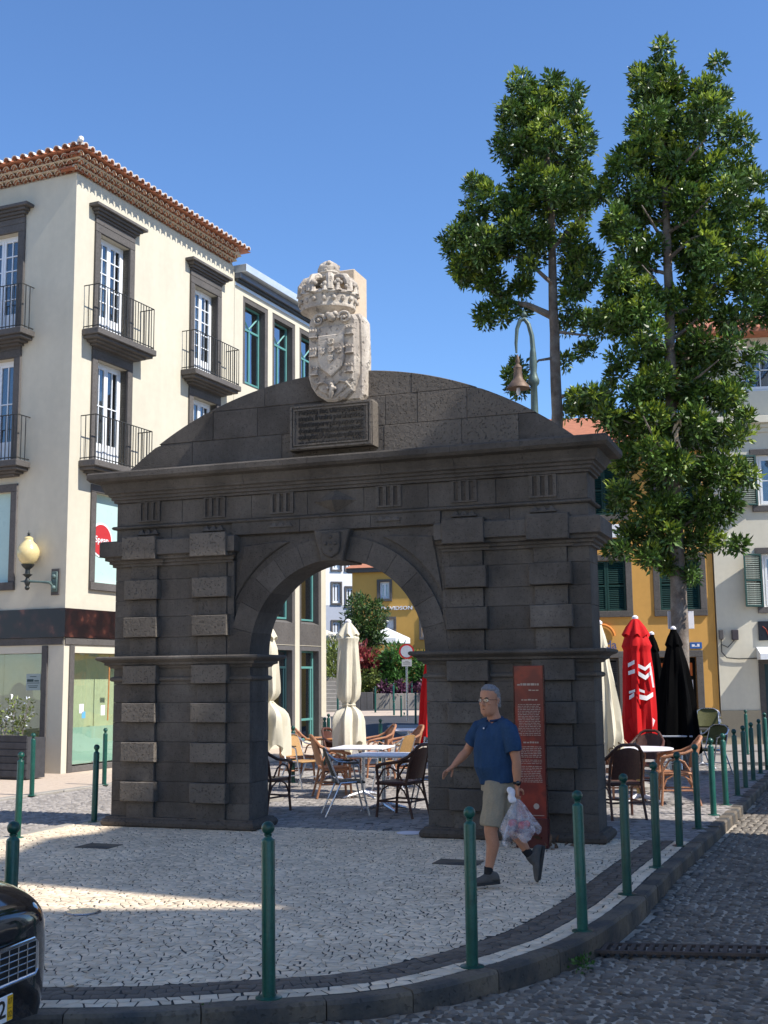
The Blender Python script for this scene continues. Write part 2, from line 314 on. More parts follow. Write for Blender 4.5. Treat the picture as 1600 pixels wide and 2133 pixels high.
inner = [tuple(KC[i] + KN[i] * .10) for i in range(0, len(KC), 3)]
plaza_poly = inner + [(5.2, 33.8), (2.7, 33.8)] + [(left_edge(y), y) for y in (30, 24, 18, 13.7, 10, 8.6)]
plaza = sheet('plaza_paving', plaza_poly, -.0035, GROUT)
L1C = Vector((-6.227, 22.916, 0)); L1A = math.radians(66); LD = Vector((math.cos(L1A), math.sin(L1A), 0)); LN = Vector((math.sin(L1A), -math.cos(L1A), 0))
def swk(t, o, z=0.0): p = L1C + LD * t + LN * o; return (p.x, p.y)
side = sheet('side_street', [(left_edge(8.6), 8.6), (left_edge(33.8), 33.8), swk(12.6, 2.2), swk(-12, 2.2), swk(-16, 6)], -.035, MORTAR)
walk = sheet('sidewalk', [swk(-14, 2.22), swk(12.4, 2.22), swk(12.4, -3), swk(-14, -14)], 0.0, SANDP)
kb = thing('sidewalk_kerb', None, None, kind='structure')
for i in range(26):
    t0 = -14 + i * 1.02; a = L1C + LD * t0 + LN * 2.2; b = MB(); b.cbox(0, 1.0, -.16, .0, -.15, .012, .012); o = b.build('kerb_stone', CONC, kb); o.location = a; o.rotation_euler = (0, 0, L1A)
far = bpy.data.meshes.new('far_street'); FZ = lambda y: 0.0 if y < 33 else .02 * (y - 33)
far.from_pydata([(-60, 33.6, -.02), (60, 33.6, -.02), (60, 37, .05), (-60, 37, .05), (60, 90, 1.3), (-60, 90, 1.3)], [], [(0, 1, 2, 3), (3, 2, 4, 5)])
tag(obj('far_street', far, None, ASPH), kind='structure')
rs = sheet('right_sidewalk', [(4.5, 27.9), (14.5, 26.3), (30, 24.2), (30, 40), (4.5, 34)], 0.02, PAVEG)

def cells(x0, x1, y0, y1, w, h, jit, rot=0.0, mask=None, seed=1, lock=False):
    r = np.random.default_rng(seed); J = max(1, round((y1 - y0) / h)) if lock else int((y1 - y0) / h) + 1; h = (y1 - y0) / J if lock else h; K = int((x1 - x0) / (w / 2)) + 4
    gx = np.tile(x0 + np.arange(K + 1) * w / 2, (J + 1, 1)); gy = np.tile((y0 + np.arange(J + 1) * h)[:, None], (1, K + 1))
    gx = gx + r.normal(0, jit * w * .5, gx.shape); dy = r.normal(0, jit * h * .6, gy.shape) + (0 if lock else .5 * h * np.sin(gx * 1.3 + r.uniform(0, 6)) + .3 * h * np.sin(gx * 3.1))
    if lock: dy[0] *= .1; dy[-1] *= .1
    gy = gy + dy
    j = np.arange(J)[:, None]; i = np.arange((K - 3) // 2)[None]; k0 = 2 * i + (j % 2); jj = np.broadcast_to(j, k0.shape)
    P = np.stack([np.stack((gx[jj + dj, k0 + dk], gy[jj + dj, k0 + dk]), -1) for dj, dk in ((0, 0), (0, 1), (0, 2), (1, 2), (1, 1), (1, 0))], 2).reshape(-1, 6, 2)
    if rot:
        c, s = math.cos(rot), math.sin(rot); cx, cy = (x0 + x1) / 2, (y0 + y1) / 2; q = P - (cx, cy); P = np.stack((q[..., 0] * c - q[..., 1] * s + cx, q[..., 0] * s + q[..., 1] * c + cy), -1)
    ce = P.mean(1); keep = mask(ce); return P[keep], r
def in_view(c, pad=1.5, ymax=40): return (np.abs(c[:, 0]) < .335 * c[:, 1] + pad) & (c[:, 1] < ymax) & (c[:, 1] > 5.2)
def stone_verts(P, r, gmin, gmax, top, low, zf, bev=.007, dome=0.0, rough=.002):
    n = len(P); c = P.mean(1, keepdims=True); d = P - c; ln = np.maximum(np.linalg.norm(d, axis=2, keepdims=True), 1e-5)
    T_ = r.random((256, 256)); g = gmin + (gmax - gmin) * (T_[(np.floor(P[..., 0] / .085).astype(int)) % 256, (np.floor(P[..., 1] / .075).astype(int)) % 256] ** 1.6)[..., None] * r.uniform(.75, 1.0, (n, 6, 1))
    A = c + d * np.maximum(1 - g / ln, .3); B = c + d * np.maximum(1 - (g + bev) / ln, .22)
    z0 = np.array([zf(x, y) for x, y in c[:, 0]])[:, None] if callable(zf) else np.full((n, 1), zf)
    tilt = r.normal(0, rough, (n, 6)) * .5 + r.normal(0, rough, (n, 1))
    zt = z0 + top + tilt; V = [np.concatenate((B, zt[..., None]), 2), np.concatenate((A, np.broadcast_to(zt - bev * .8, (n, 6))[..., None]), 2), np.concatenate((A, np.broadcast_to(z0 + low, (n, 6))[..., None]), 2)]
    if dome:
        V.append(np.concatenate((c, (z0 + top + dome)[..., None]), 2))
    return np.concatenate(V, 1)                                    # n x (18 or 19) x 3
def stone_mesh(name, V, dome=False, smooth=False):
    n, m, _ = V.shape; base = (np.arange(n) * m)[:, None]
    ring = lambda a, b: np.stack([np.stack((a + i, a + (i + 1) % 6, b + (i + 1) % 6, b + i), -1) for i in range(6)], 0)
    q = np.concatenate([ring(6, 0), ring(12, 6)], 0).reshape(-1)
    if dome: top = np.stack([np.array((i, (i + 1) % 6, 18)) for i in range(6)]).reshape(-1); sizes1 = [3] * 6 + [4] * 12
    else: top = np.arange(6); sizes1 = [6] + [4] * 12
    lp = np.concatenate((top, q)); loops = (base + lp[None]).reshape(-1); return fast_mesh(name, V.reshape(-1, 3), np.tile(sizes1, n), loops, smooth)
def lay(parent, V, dist, mat_part, mat_stuff, name, rest, dome=False, smooth=False, nmax=300):
    o = np.argsort(dist); near = o[:nmax]; far_ = o[nmax:]
    for i in near:
        v = V[i]; c = v[:6].mean(0); me = stone_mesh(name, (v - c)[None], dome, smooth); p = obj(name, me, parent, mat_part); p.location = c
    if len(far_): tag(obj(rest, stone_mesh(rest, V[far_], dome, smooth), parent, mat_stuff), kind='stuff')

def arch_sv(c):
    q = c - np.array((AO.x, AO.y)); return q @ np.array((AU.x, AU.y)), q @ np.array((AV.x, AV.y))
def m_light(c):
    s, v = arch_sv(c); pier = (np.abs(np.abs(s) - 2.04) < 1.0) & (v > -.03) & (v < .55)
    return in_view(c) & (v < .40) & (c[:, 0] > left_edge(c[:, 1])) & ~pier
FIELD0 = .575
P, r = cells(-7, 6, 5.5, 17.5, .074, .064, .40, -.12, lambda c: m_light(c) & (kdist(c) > FIELD0 - .01), 3)
fl = P.reshape(-1, 2); near = kdist(fl); bad = near < FIELD0
if bad.any():
    q = fl[bad]; i_ = ((q[:, None, :] - KC[None]) ** 2).sum(2).argmin(1); fl[bad] = q + KN[i_] * (FIELD0 - near[bad])[:, None]
P = fl.reshape(-1, 6, 2)
V = stone_verts(P, r, .0018, .0125, .0, -.03, 0.0, .002, rough=.0007)
lay(plaza, V, np.linalg.norm(P.mean(1), axis=1), PAVEWP, PAVEW, 'cobble', 'cobble_field', nmax=160)
SEG = np.concatenate(([0], np.cumsum(np.linalg.norm(np.diff(KC, axis=0), axis=1))))
def kpos(s_, d_):
    x = np.interp(s_, SEG, KC[:, 0]); y = np.interp(s_, SEG, KC[:, 1]); nx_ = np.interp(s_, SEG, KN[:, 0]); ny_ = np.interp(s_, SEG, KN[:, 1]); return np.stack((x + nx_ * d_, y + ny_ * d_), -1)
for (d0, d1, h_, mp_, ms_, nm, seed_, nmx) in ((.145, .305, .08, PAVEWP, PAVEW, 'cobble', 13, 80), (.31, .57, .085, PAVED, PAVED, 'dark_cobble', 14, 60)):
    P, r = cells(2, SEG[-1] - 12, d0, d1, .105, h_, .30, 0.0, lambda c: np.ones(len(c), bool), seed_, True)
    P = kpos(P[..., 0], P[..., 1]); P = P[in_view(P.mean(1)) & (arch_sv(P.mean(1))[1] < .42)]; V = stone_verts(P, r, .002, .013, 0.0, -.03, 0.0, .002, rough=.0006)
    lay(plaza, V, np.linalg.norm(P.mean(1), axis=1), mp_, ms_, nm, nm + '_band', nmax=nmx)
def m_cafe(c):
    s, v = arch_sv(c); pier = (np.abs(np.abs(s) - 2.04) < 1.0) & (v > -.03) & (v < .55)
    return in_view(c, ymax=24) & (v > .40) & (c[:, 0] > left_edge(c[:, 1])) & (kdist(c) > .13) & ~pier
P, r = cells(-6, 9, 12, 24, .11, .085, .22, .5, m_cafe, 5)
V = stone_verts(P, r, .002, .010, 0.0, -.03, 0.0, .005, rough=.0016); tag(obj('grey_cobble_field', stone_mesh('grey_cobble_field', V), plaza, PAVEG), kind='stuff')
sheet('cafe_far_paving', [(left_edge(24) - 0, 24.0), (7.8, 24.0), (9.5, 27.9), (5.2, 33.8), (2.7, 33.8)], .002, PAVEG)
# road pebbles
P, r = cells(-7, 8, 5.0, 22, .102, .080, .26, .16, lambda c: in_view(c, 2.2, 22) & (kdist(c) < -.015), 9)
V = stone_verts(P, r, .013, .028, .0, -.03, road_z, .012, dome=.007, rough=.002); lay(cobroad, V, np.linalg.norm(P.mean(1), axis=1), PEBBP, PEBB, 'pebble', 'pebble_field', True, True, 300)
def m_side(c):
    q = c - np.array((L1C.x, L1C.y)); o = q @ np.array((LN.x, LN.y)); return in_view(c, 1.5, 30) & (c[:, 0] < left_edge(c[:, 1]) - .16) & (o > 2.25)
P, r = cells(-9, 3, 10, 30, .115, .08, .22, .3, m_side, 11)
V = stone_verts(P, r, .010, .024, .002, -.03, -.025, .012, dome=.009, rough=.004); tag(obj('pebble_field', stone_mesh('pebble_field', V, True, True), side, PAVEG), kind='stuff')
# kerbs
kerb = thing('kerb', None, None, kind='structure')
s = .15
while s < SEG[-1] - .9:
    L_ = U(.5, .78); ss = np.linspace(s + .003, s + L_ - .004, 4); c0 = kpos(s + L_ / 2, .07); dz = U(-.007, .007); vs = []; tw = U(-.004, .004)
    for q in ss:
        for (o_, z_) in ((0, -.35), (.0, -.016), (.014, .004), (.128, .004), (.138, -.01), (.138, -.35)):
            p = kpos(q, o_ + tw); vs.append((p[0] - c0[0], p[1] - c0[1], z_ + dz))
    fs = [(k * 6 + j, k * 6 + (j + 1) % 6, k * 6 + 6 + (j + 1) % 6, k * 6 + 6 + j) for k in range(3) for j in range(6)] + [tuple(range(5, -1, -1)), tuple(range(18, 24))]
    b_ = MB(); b_.add(vs, fs); o = b_.build('kerb_stone', KERB, kerb); o.location = (c0[0], c0[1], 0); s += L_
lk = thing('plaza_edge', None, None, kind='structure')
for i in range(30):
    y = 6.2 + i * .85; b_ = MB(); b_.cbox(0, .89, -.14, 0, -.2, .006, .01); o = b_.build('kerb_stone', CONC, lk); o.location = (left_edge(y), y, 0); o.rotation_euler = (0, 0, math.atan2(1, .354))
# small fittings in the paving
b = MB(); b.lathe([(.0, .0), (.13, .0), (.14, .006), (.12, .012), (.0, .013)], 20); o = b.build('ground_light', STEEL); o.location = gp(172, 1901); tag(o, 'round steel light set in the pale cobbles beside the black car', 'ground light')
b = MB(); b.cbox(-.2, .2, -.16, .16, 0, .008, .004); o = b.build('access_cover', KERB); o.location = gp(206, 1763); o.rotation_euler = (0, 0, AR); tag(o, 'dark hatch cover in the paving before the left pier', 'hatch cover')
b = MB(); b.cbox(-.22, .22, -.15, .15, 0, .008, .004); o = b.build('access_cover', KERB); o.location = gp(955, 1797); o.rotation_euler = (0, 0, AR); tag(o, 'dark hatch cover in the paving behind the walking man', 'hatch cover')
b = MB(); b.lathe([(.0, .0), (.15, .0), (.16, .008), (.0, .012)], 20); o = b.build('ground_light', WPLASTIC); o.location = gp(855, 1736); tag(o, 'pale round disc set in the paving under the arch', 'ground light')
# drain channel
A_, B_ = gp(1232, 1988, -.12), gp(1660, 1997, -.12); dv = (B_ - A_); ln = dv.length; t = thing('drain_grate', 'long rusty iron drain grate crossing the cobbled road', 'drain', (A_.x, A_.y, -.118), math.atan2(dv.y, dv.x))
RUST = M('rusty_iron', (.075, .055, .045), .8, var=.3, scale=9, bump=.5, bscale=60)
b = MB(); b.box(0, ln, .02, .05, -.0, .02); b.box(0, ln, .25, .28, -.0, .02); b.build('frame', RUST, t); b = MB(); b.box(0, ln, .05, .25, -.06, -.05); b.build('channel', DARK, t)
k = 0.0
while k < ln: b = MB(); b.add([(k, .05, .018), (k + .032, .05, .018), (k + .072, .25, .018), (k + .04, .25, .018), (k, .05, -.02), (k + .032, .05, -.02), (k + .072, .25, -.02), (k + .04, .25, -.02)], [(0, 1, 2, 3), (0, 4, 5, 1), (1, 5, 6, 2), (3, 2, 6, 7), (0, 3, 7, 4)]); b.build('bar', RUST, t); k += .062
# ------------------------------------------------------------------ the stone arch (local x along the front, y away, z up)
arch = thing('stone_arch', 'dark basalt gateway arch with curved pediment and stone coat of arms', 'arch', AO, AR)
DEP = .50
def ash(pts, y0, y1=.05, c=.0035, mat=BASALT, name='ashlar', par=None):
    b = MB(); b.poly(pts, y0, y1, c); return b.build(name, mat, par or arch)
def rect(x0, x1, z0, z1): return [(x0, z0), (x1, z0), (x1, z1), (x0, z1)]
G = .0013
# core behind the facing stones
def arc(r, a0, a1, n): return [(r * math.cos(math.radians(a0 + (a1 - a0) * i / n)), 2.035 + r * math.sin(math.radians(a0 + (a1 - a0) * i / n))) for i in range(n + 1)]
b = MB()
for sg in (-1, 1): x = sorted((sg * 1.115, sg * 2.97)); b.box(x[0], x[1], .03, DEP - .03, 0, 2.03)
b.poly([(-2.97, 2.031)] + [(x, z) for x, z in arc(1.2, 180, 0, 24)] + [(2.97, 2.031), (2.97, 4.3), (-2.97, 4.3)], .03, DEP - .03)
b.build('core', BASALT_DARK, arch)
CZ_ = [.10, .30, .54, .77, 1.01, 1.24, 1.48, 1.70, 1.935]
UZ_ = [2.035, 2.27, 2.525, 2.735, 2.985, 3.17]
ci = 0
for sg in (-1, 1):
    R = lambda a, c_, z0, z1: rect(min(sg * a, sg * c_) + G, max(sg * a, sg * c_) - G, z0 + G, z1 - G)
    for lvl, Z in ((0, CZ_), (1, UZ_)):
        for k in range(len(Z) - 1):
            z0, z1 = Z[k], Z[k + 1]; block = (k % 2 == 1) if lvl == 0 else (k % 2 == 1)
            if lvl == 0 and k == len(Z) - 2: block = True
            jx = 1.10 if lvl == 0 else 1.31
            ash(R(jx, 1.405, z0, z1), -.012 if lvl == 0 else -.03)
            ash(R(1.79, 2.37, z0, z1), 0.0 + U(-.002, .002)); ash(R(2.74, 2.985, z0, z1), 0.0)
            for (a, c_) in ((1.405, 1.79), (2.37, 2.74)):
                if block: ash(R(a - .045 if a > 2 else a - .04, c_ + .055, z0 + .004, z1 - .004), -.115 + U(-.004, .004), .04, .008, BASALT_ROUGH if sg < 0 else BASALT, 'rusticated_block')
                else: ash(R(a, c_, z0, z1), -.045, .04)
    # reveal (jamb) stones, outer side and back stones
    for lvl, Z in ((0, [.1, .54, 1.01, 1.48, 1.9]), (1, [2.035, 2.52, 2.98, 3.45, 3.97])):
        for k in range(len(Z) - 1):
            z0, z1 = Z[k] + G, Z[k + 1] - G
            b = MB(lambda x, y, z: (sg * (2.985 - y), .05 + x, z)); b.poly(rect(.0 + G, DEP - .1, z0, z1), 0, .03, .005); b.build('ashlar', BASALT, arch)
            if lvl == 0: b = MB(lambda x, y, z: (sg * (1.10 + y), .05 + x, z)); b.poly(rect(G, .36, z0, z1), 0, .03, .005); b.poly(rect(.36 + G, DEP - .06, z0, z1), 0, .03, .005); b.build('jamb_stone', BASALT, arch)
            for xa, xb in ((1.1, 2.05), (2.05, 2.985)):
                b = MB(lambda x, y, z: (sg * x, DEP - y, z)); b.poly(rect(xa + G, xb - G, z0, z1), 0, .03, .005); b.build('ashlar', BASALT, arch)
    x0, x1 = sorted((sg * 1.10, sg * 2.985))
    b = MB(); b.sweep(x0, x1, 0, DEP, [(.0, .0), (.065, .0), (.085, .02), (.09, .055), (.075, .085), (.05, .10), (.045, .115), (0, .12)]); b.build('base_moulding', BASALT_DARK, arch)
    b = MB(); b.sweep(x0, x1, 0, DEP, [(0, 1.895), (.03, 1.90), (.045, 1.925), (.085, 1.94), (.085, 1.965), (.12, 1.985), (.15, 1.995), (.165, 2.01), (.165, 2.03), (.15, 2.042), (0, 2.045)]); b.build('string_course', BASALT, arch)
    b = MB(); b.sweep(x0, x1, 0, DEP, [(0, 1.735), (.02, 1.74), (.035, 1.755), (.035, 1.775), (.02, 1.79), (0, 1.795)]); b.build('astragal', BASALT, arch)
    # impost: stepped moulding and fascia, with the blocks over the pilasters
    xi0, xi1 = sorted((sg * 1.405, sg * 2.985))
    b = MB(); b.sweep(xi0, xi1, 0, DEP, [(0, 3.15), (.03, 3.155), (.03, 3.185), (.06, 3.195), (.06, 3.225), (.10, 3.235), (.10, 3.27), (.15, 3.285), (.15, 3.46), (.13, 3.475), (0, 3.48)]); b.build('impost', BASALT, arch)
    for (a, c_) in ((1.405, 1.79), (2.37, 2.74)):
        b = MB(); xa, xb = sorted((sg * (a - .02), sg * (c_ + .02))); b.run(xa, xb, [(.07, 3.155), (.07, 3.185), (.10, 3.19), (.10, 3.215), (.14, 3.225)], 1, 1); b.build('block_moulding', BASALT, arch)
        ash(R(a - .05, c_ + .055, 3.228, 3.515), -.185, .04, .008, BASALT_ROUGH if sg < 0 else BASALT, 'rusticated_block')
# spandrels and arch ring
for sg in (-1, 1):
    pts = [(0.02, 3.40)] + [(x, z) for x, z in arc(1.355, 88.5, 2, 14)] + [(1.305, 2.05), (1.305, 3.465), (.02, 3.465)]
    ash([(sg * x, z) for x, z in (pts if sg > 0 else pts[::-1])], .012, .06, .004, BASALT, 'spandrel_stone')
    p2 = [(x, z) for x, z in arc(1.46, 66, 26, 8)]; pts = p2 + [(1.20, 3.35), (.70, 3.385)]
    b = MB(); q = [(sg * x, z) for x, z in (pts if sg > 0 else pts[::-1])]; b.poly(q, -.014, .03, .012); b.build('spandrel_panel', BASALT, arch)
nv = 13
for i in range(nv):
    a0, a1 = 180 * i / nv, 180 * (i + 1) / nv
    if i == nv // 2: continue
    o_ = arc(1.37, a0 + .05, a1 - .05, 4); n_ = arc(1.095, a1 - .06, a0 + .06, 4); b = MB(); b.poly(o_ + n_, -.035, DEP, .003); b.build('voussoir', BASALT, arch, smooth=False)
b = MB(); b.poly([(-.135, 3.105), (.135, 3.105), (.225, 3.47), (-.225, 3.47)], -.13, DEP, .012); key = b.build('keystone', BASALT, arch)
b = MB(); sh = [(-.115, 3.44), (.115, 3.44), (.118, 3.26), (.095, 3.19), (.0, 3.135), (-.095, 3.19), (-.118, 3.26)]; b.poly(sh[::-1], -.165, -.12, .012); b.build('shield', BASALT, key)
for dx, dz in ((0, 0), (-.06, 0), (.06, 0), (0, .075), (0, -.07)):
    b = MB(); b.ball((dx, -.165, 3.305 + dz), .024, 8, 5, sy=.6); b.build('boss', BASALT, key, True)
# architrave, fillet, frieze, cornice
xs = [-2.985, -2.2, -1.35, -.45, .45, 1.3, 2.1, 2.985]
for i in range(7): ash(rect(xs[i] + G, xs[i + 1] - G, 3.482, 3.632), .0 if abs(i - 3) > 1 else -.03, .06, .005, BASALT, 'architrave_stone')
b = MB(); b.sweep(-2.985, 2.985, 0, DEP, [(0, 3.628), (.03, 3.632), (.045, 3.645), (.045, 3.66), (.03, 3.673), (0, 3.677)]); b.build('fillet', BASALT, arch)
xs = [-2.985, -2.05, -1.1, -.36, .36, 1.15, 1.95, 2.985]
for i in range(7): ash(rect(xs[i] + G, xs[i + 1] - G, 3.68, 3.968), 0.0, .06, .005, BASALT, 'frieze_stone')
for sx in (-2.5, -1.59, -.68, .68, 1.59, 2.5):
    x = sx - .012; b = MB()
    for k in range(4): xa = x - .155 + k * .09; b.box(xa, xa + .04, -.022, .0, 3.735, 3.955)
    b.box(x - .155, x + .155, -.022, .0, 3.715, 3.735); b.box(x - .155, x + .155, -.022, .0, 3.955, 3.967)
    t_ = b.build('triglyph', BASALT, arch)
    b = MB()
    for k in range(3): b.box(x - .112 + k * .09, x - .068 + k * .09, -.0012, .0, 3.737, 3.953)
    b.build('slot_shade', BASALT_DARK, t_)  # dark sheets in the slots, recess shade put in as colour
    b = MB(); b.box(x - .15, x + .15, -.05, 0, 3.548, 3.563)
    for k in range(3):
        c0 = x - .095 + k * .095; b.add([(c0 - .046, -.05, 3.563), (c0 + .046, -.05, 3.563), (c0 + .046, 0, 3.563), (c0 - .046, 0, 3.563), (c0, -.02, 3.622), (c0, 0, 3.622)], [(0, 1, 4), (1, 2, 5, 4), (0, 4, 5, 3)])
    b.build('guttae', BASALT, arch)
b = MB(); b.add([(-.27, -.003, 3.825), (0, -.003, 3.69), (.27, -.003, 3.825), (0, -.003, 3.962), (0, -.13, 3.825)], [(0, 1, 4), (1, 2, 4), (2, 3, 4), (3, 0, 4)]); b.build('diamond_boss', BASALT, arch)
CP = [(.0, 3.97), (.03, 3.972), (.03, 4.0), (.055, 4.008), (.055, 4.04), (.08, 4.05), (.085, 4.075), (.115, 4.09), (.12, 4.115), (.14, 4.15), (.155, 4.205), (.25, 4.222), (.28, 4.255), (.28, 4.315), (.265, 4.335), (0, 4.35)]
xs = [-2.985, -2.1, -1.15, -.25, .62, 1.5, 2.3, 2.985]
for i in range(7): b = MB(); b.run(xs[i] + .0015, xs[i + 1] - .0015, CP, 1 if i == 0 else 0, 1 if i == 6 else 0, .05); b.build('cornice_stone', BASALT, arch)
for sg in (-1, 1):
    b = MB(lambda x, y, z: (sg * (2.985 - y), x, z)); b.run(0, DEP, CP, 1, 1, .05); b.build('cornice_stone', BASALT, arch)
b = MB(lambda x, y, z: (x, DEP - y, z)); b.run(-2.985, 2.985, CP, 1, 1, .05); b.build('cornice_stone', BASALT, arch)
b = MB(); b.box(-2.9, 2.9, .0, DEP, 4.25, 4.3505); b.build('cornice_top', BASALT, arch)
# segmental pediment built of courses
PR = 4.53; arcz = lambda x: .875 + math.sqrt(max(PR * PR - x * x, 0)); xlim = lambda z: math.sqrt(max(PR * PR - (z - .875) ** 2, 0))
rows = [(4.352, 4.70, [-1.95, -.72, .60, 1.55, 2.22]), (4.70, 5.06, [-1.66, -1.05, -.2, .62, 1.02, 1.62]), (5.06, 5.45, [-.95, -.1, .35, .95])]
for z0, z1, js in rows:
    xl = xlim(z0); js = [-xl] + js + [xl]
    for i in range(len(js) - 1):
        a, c_ = js[i] + G, js[i + 1] - G; top = [(x, min(arcz(x), z1 - G)) for x in np.linspace(c_, a, 10)]
        pts = [(a, z0 + G), (c_, z0 + G)] + [p for p in top if p[1] > z0 + .02]
        ash(pts, .05 + U(-.003, .003), .46, .006, BASALT_ROUGH if -.9 < js[i] < 1.7 else BASALT, 'pediment_stone')
b = MB(); b.poly([(-2.8, 4.355)] + [(x, arcz(x) - .012) for x in np.linspace(-2.75, 2.75, 40)] + [(2.8, 4.355)], .075, .42); b.build('pediment_core', BASALT_DARK, arch)
# inscribed plaque
pl = MB(); pl.sweep(-.43, .43, -.04, .1, [(.0, 4.46), (.10, 4.44), (.10, 4.96), (.085, 4.99), (0, 5.0)]); plaque = pl.build('plaque', BASALT_ROUGH, arch, label='inscribed basalt plaque with raised border')
for o_, w in ((.515, .022), (.475, .018)):
    b = MB(); zt, zb = 4.975 - (.515 - o_), 4.452 + (.515 - o_)
    for (xa, xb, za, zb_) in ((-o_, o_, zt - w, zt), (-o_, o_, zb, zb + w), (-o_, -o_ + w, zb + w, zt - w), (o_ - w, o_, zb + w, zt - w)): b.box(xa, xb, -.158, -.138, za, zb_)
    b.build('border', BASALT_ROUGH, plaque)
LETT = M('dark_letter_stone', (.05, .044, .038), .9, var=.15, scale=9, bump=.4, bscale=60)  # letters toned darker than the plaque for legibility
for i, tx in enumerate(['Perfecta hac Uaritpraefecti', 'mania frusira persferiticu', 'biuntemperequisquesuo·seg', 'dominolaurentioeaeriseruata', 'uoluptas·D·Almeda·quinuort', 'ne coronat opus anno·1689']):
    me = text_mesh(tx, .092, .014, .82); me.transform(STAND); me.materials.append(LETT); o = obj('inscription_line', me, plaque); o.location = (0, -.143, 4.892 - i * .0745)
# coat of arms and crown on a limestone pillar
b = MB(); b.cbox(-.32, .225, .10, .52, 5.2, 6.69, .012); b.build('support_pillar', LIME2, arch, label='pale dressed limestone pillar behind the coat of arms')
SHP = [(-.36, 6.20), (-.33, 6.28), (.30, 6.28), (.345, 6.20), (.36, 5.6), (.355, 5.40), (.28, 5.16), (.17, 5.06), (.02, 5.015), (-.10, 5.03), (-.24, 5.13), (-.33, 5.27), (-.37, 5.42)]
b = MB(); b.poly(SHP[::-1], -.20, .14, .03); coat = b.build('coat_of_arms', LIME, arch, label='carved pale limestone coat of arms with castles')
b = MB(); b.poly([(.15, 5.04), (.36, 5.04), (.405, 5.12), (.415, 5.7), (.40, 6.22), (.35, 6.31), (.15, 6.31)], -.11, .14, .025); b.build('weathered_slab', LIME, coat)
b = MB(); rim = [(-.33, 6.12), (.32, 6.12), (.335, 5.5), (.30, 5.32), (.18, 5.17), (.0, 5.06), (-.17, 5.17), (-.29, 5.32), (-.335, 5.5)]
b.poly(rim[::-1], -.225, -.19, .012); b.build('shield_field', LIME, coat)
b = MB(); rim = [(-.19, 5.98), (.19, 5.98), (.195, 5.62), (.16, 5.50), (.0, 5.36), (-.16, 5.50), (-.195, 5.62)]; b.poly(rim[::-1], -.262, -.22, .014); b.build('inner_shield', LIME, coat)
for x, z in ((0, 5.86), (-.115, 5.735), (0, 5.745), (.115, 5.73), (0, 5.625)):
    b = MB(); q = [(x - .042, z + .05), (x + .042, z + .05), (x + .042, z - .02), (x, z - .055), (x - .042, z - .02)]; b.poly(q[::-1], -.285, -.25, .008)
    for dx, dz in ((-.02, .025), (.02, .025), (0, 0), (-.012, -.025), (.012, -.025)): b.ball((x + dx, -.286, z + dz), .009, 6, 4)
    b.build('escutcheon', LIME, coat)
for x, z in ((-.265, 6.02), (.265, 6.02), (-.265, 5.745), (.265, 5.745), (-.25, 5.47), (.255, 5.47)):
    b = MB(); b.cbox(x - .05, x + .05, -.262, -.22, z - .06, z + .025, .006); b.cbox(x - .06, x + .06, -.27, -.22, z - .066, z - .048, .005); b.cbox(x - .058, x + .058, -.268, -.22, z + .02, z + .035, .005)
    for k in (-1, 0, 1): b.cbox(x + k * .04 - .013, x + k * .04 + .013, -.27, -.22, z + .033, z + .066, .005)
    b.build('castle', LIME, coat)
b = MB(); b.tube([(-.02, -.24, 5.06), (.0, -.25, 5.12), (.02, -.255, 5.2), (0, -.245, 5.27)], [.02, .035, .04, .012], 8); b.ball((-.045, -.25, 5.2), .028); b.ball((.05, -.25, 5.19), .028); b.ball((0, -.25, 5.25), .03); b.build('carved_leaf', LIME, coat, True)
for sg in (-1, 1):
    b = MB(); sp = []
    for k in range(22): a = k * .42; rr = .095 * (1 - k / 26); sp.append((sg * (.19 - rr * math.cos(a)), -.23, 6.22 + rr * math.sin(a)))
    b.tube(sp, [.026 * (1 - k / 40) for k in range(22)], 7); b.ball((sg * .19, -.24, 6.22), .025); b.build('scroll', LIME, coat, True)
    b = MB(); b.tube([(sg * .26, -.2, 5.2), (sg * .2, -.232, 5.28), (sg * .12, -.236, 5.3), (sg * .06, -.232, 5.26)], [.014, .024, .02, .01], 7); b.build('carved_leaf', LIME, coat, True)
b = MB(); b.ball((0, -.22, 6.25), .07); b.ball((-.05, -.23, 6.29), .04); b.ball((.055, -.23, 6.29), .04); b.build('carved_mask', LIME, coat, True)
CY = .03; crown = None
b = MB(); b.lathe([(.20, 6.28), (.25, 6.33), (.345, 6.40), (.372, 6.41), (.378, 6.43), (.372, 6.445), (.37, 6.46), (.392, 6.575), (.41, 6.585), (.413, 6.605), (.40, 6.62), (.37, 6.625), (.32, 6.66), (.2, 6.70), (.1, 6.72), (0, 6.72)], 40, (-.04, CY, 0), sy=.82); crown = b.build('crown', LIME, coat, True, label='weathered carved stone crown')
for i in range(18):
    a = 2 * math.pi * i / 18; x, y = -.04 + .388 * math.cos(a), CY + .318 * math.sin(a); b = MB(); b.ball((x, y, 6.515), .034 if i % 2 else .026, 8, 5, sz=1.0 if i % 2 else 1.5); b.build('jewel', LIME, crown, True)
for i in range(14):
    a = 2 * math.pi * i / 14; x, y = -.04 + .385 * math.cos(a), CY + .315 * math.sin(a); b = MB(); h = .13 if i % 2 == 0 else .09
    b.tube([(x, y, 6.60), (x * .99, y, 6.63), (x, y, 6.60 + h)], [.055, .04, .02], 8); b.ball((x, y, 6.61 + h), .038, 8, 5); b.ball((x + .04 * math.sin(a), y - .04 * math.cos(a), 6.585 + h), .028, 7, 5); b.ball((x - .04 * math.sin(a), y + .04 * math.cos(a), 6.59 + h), .028, 7, 5); b.build('fleuron', LIME, crown, True)
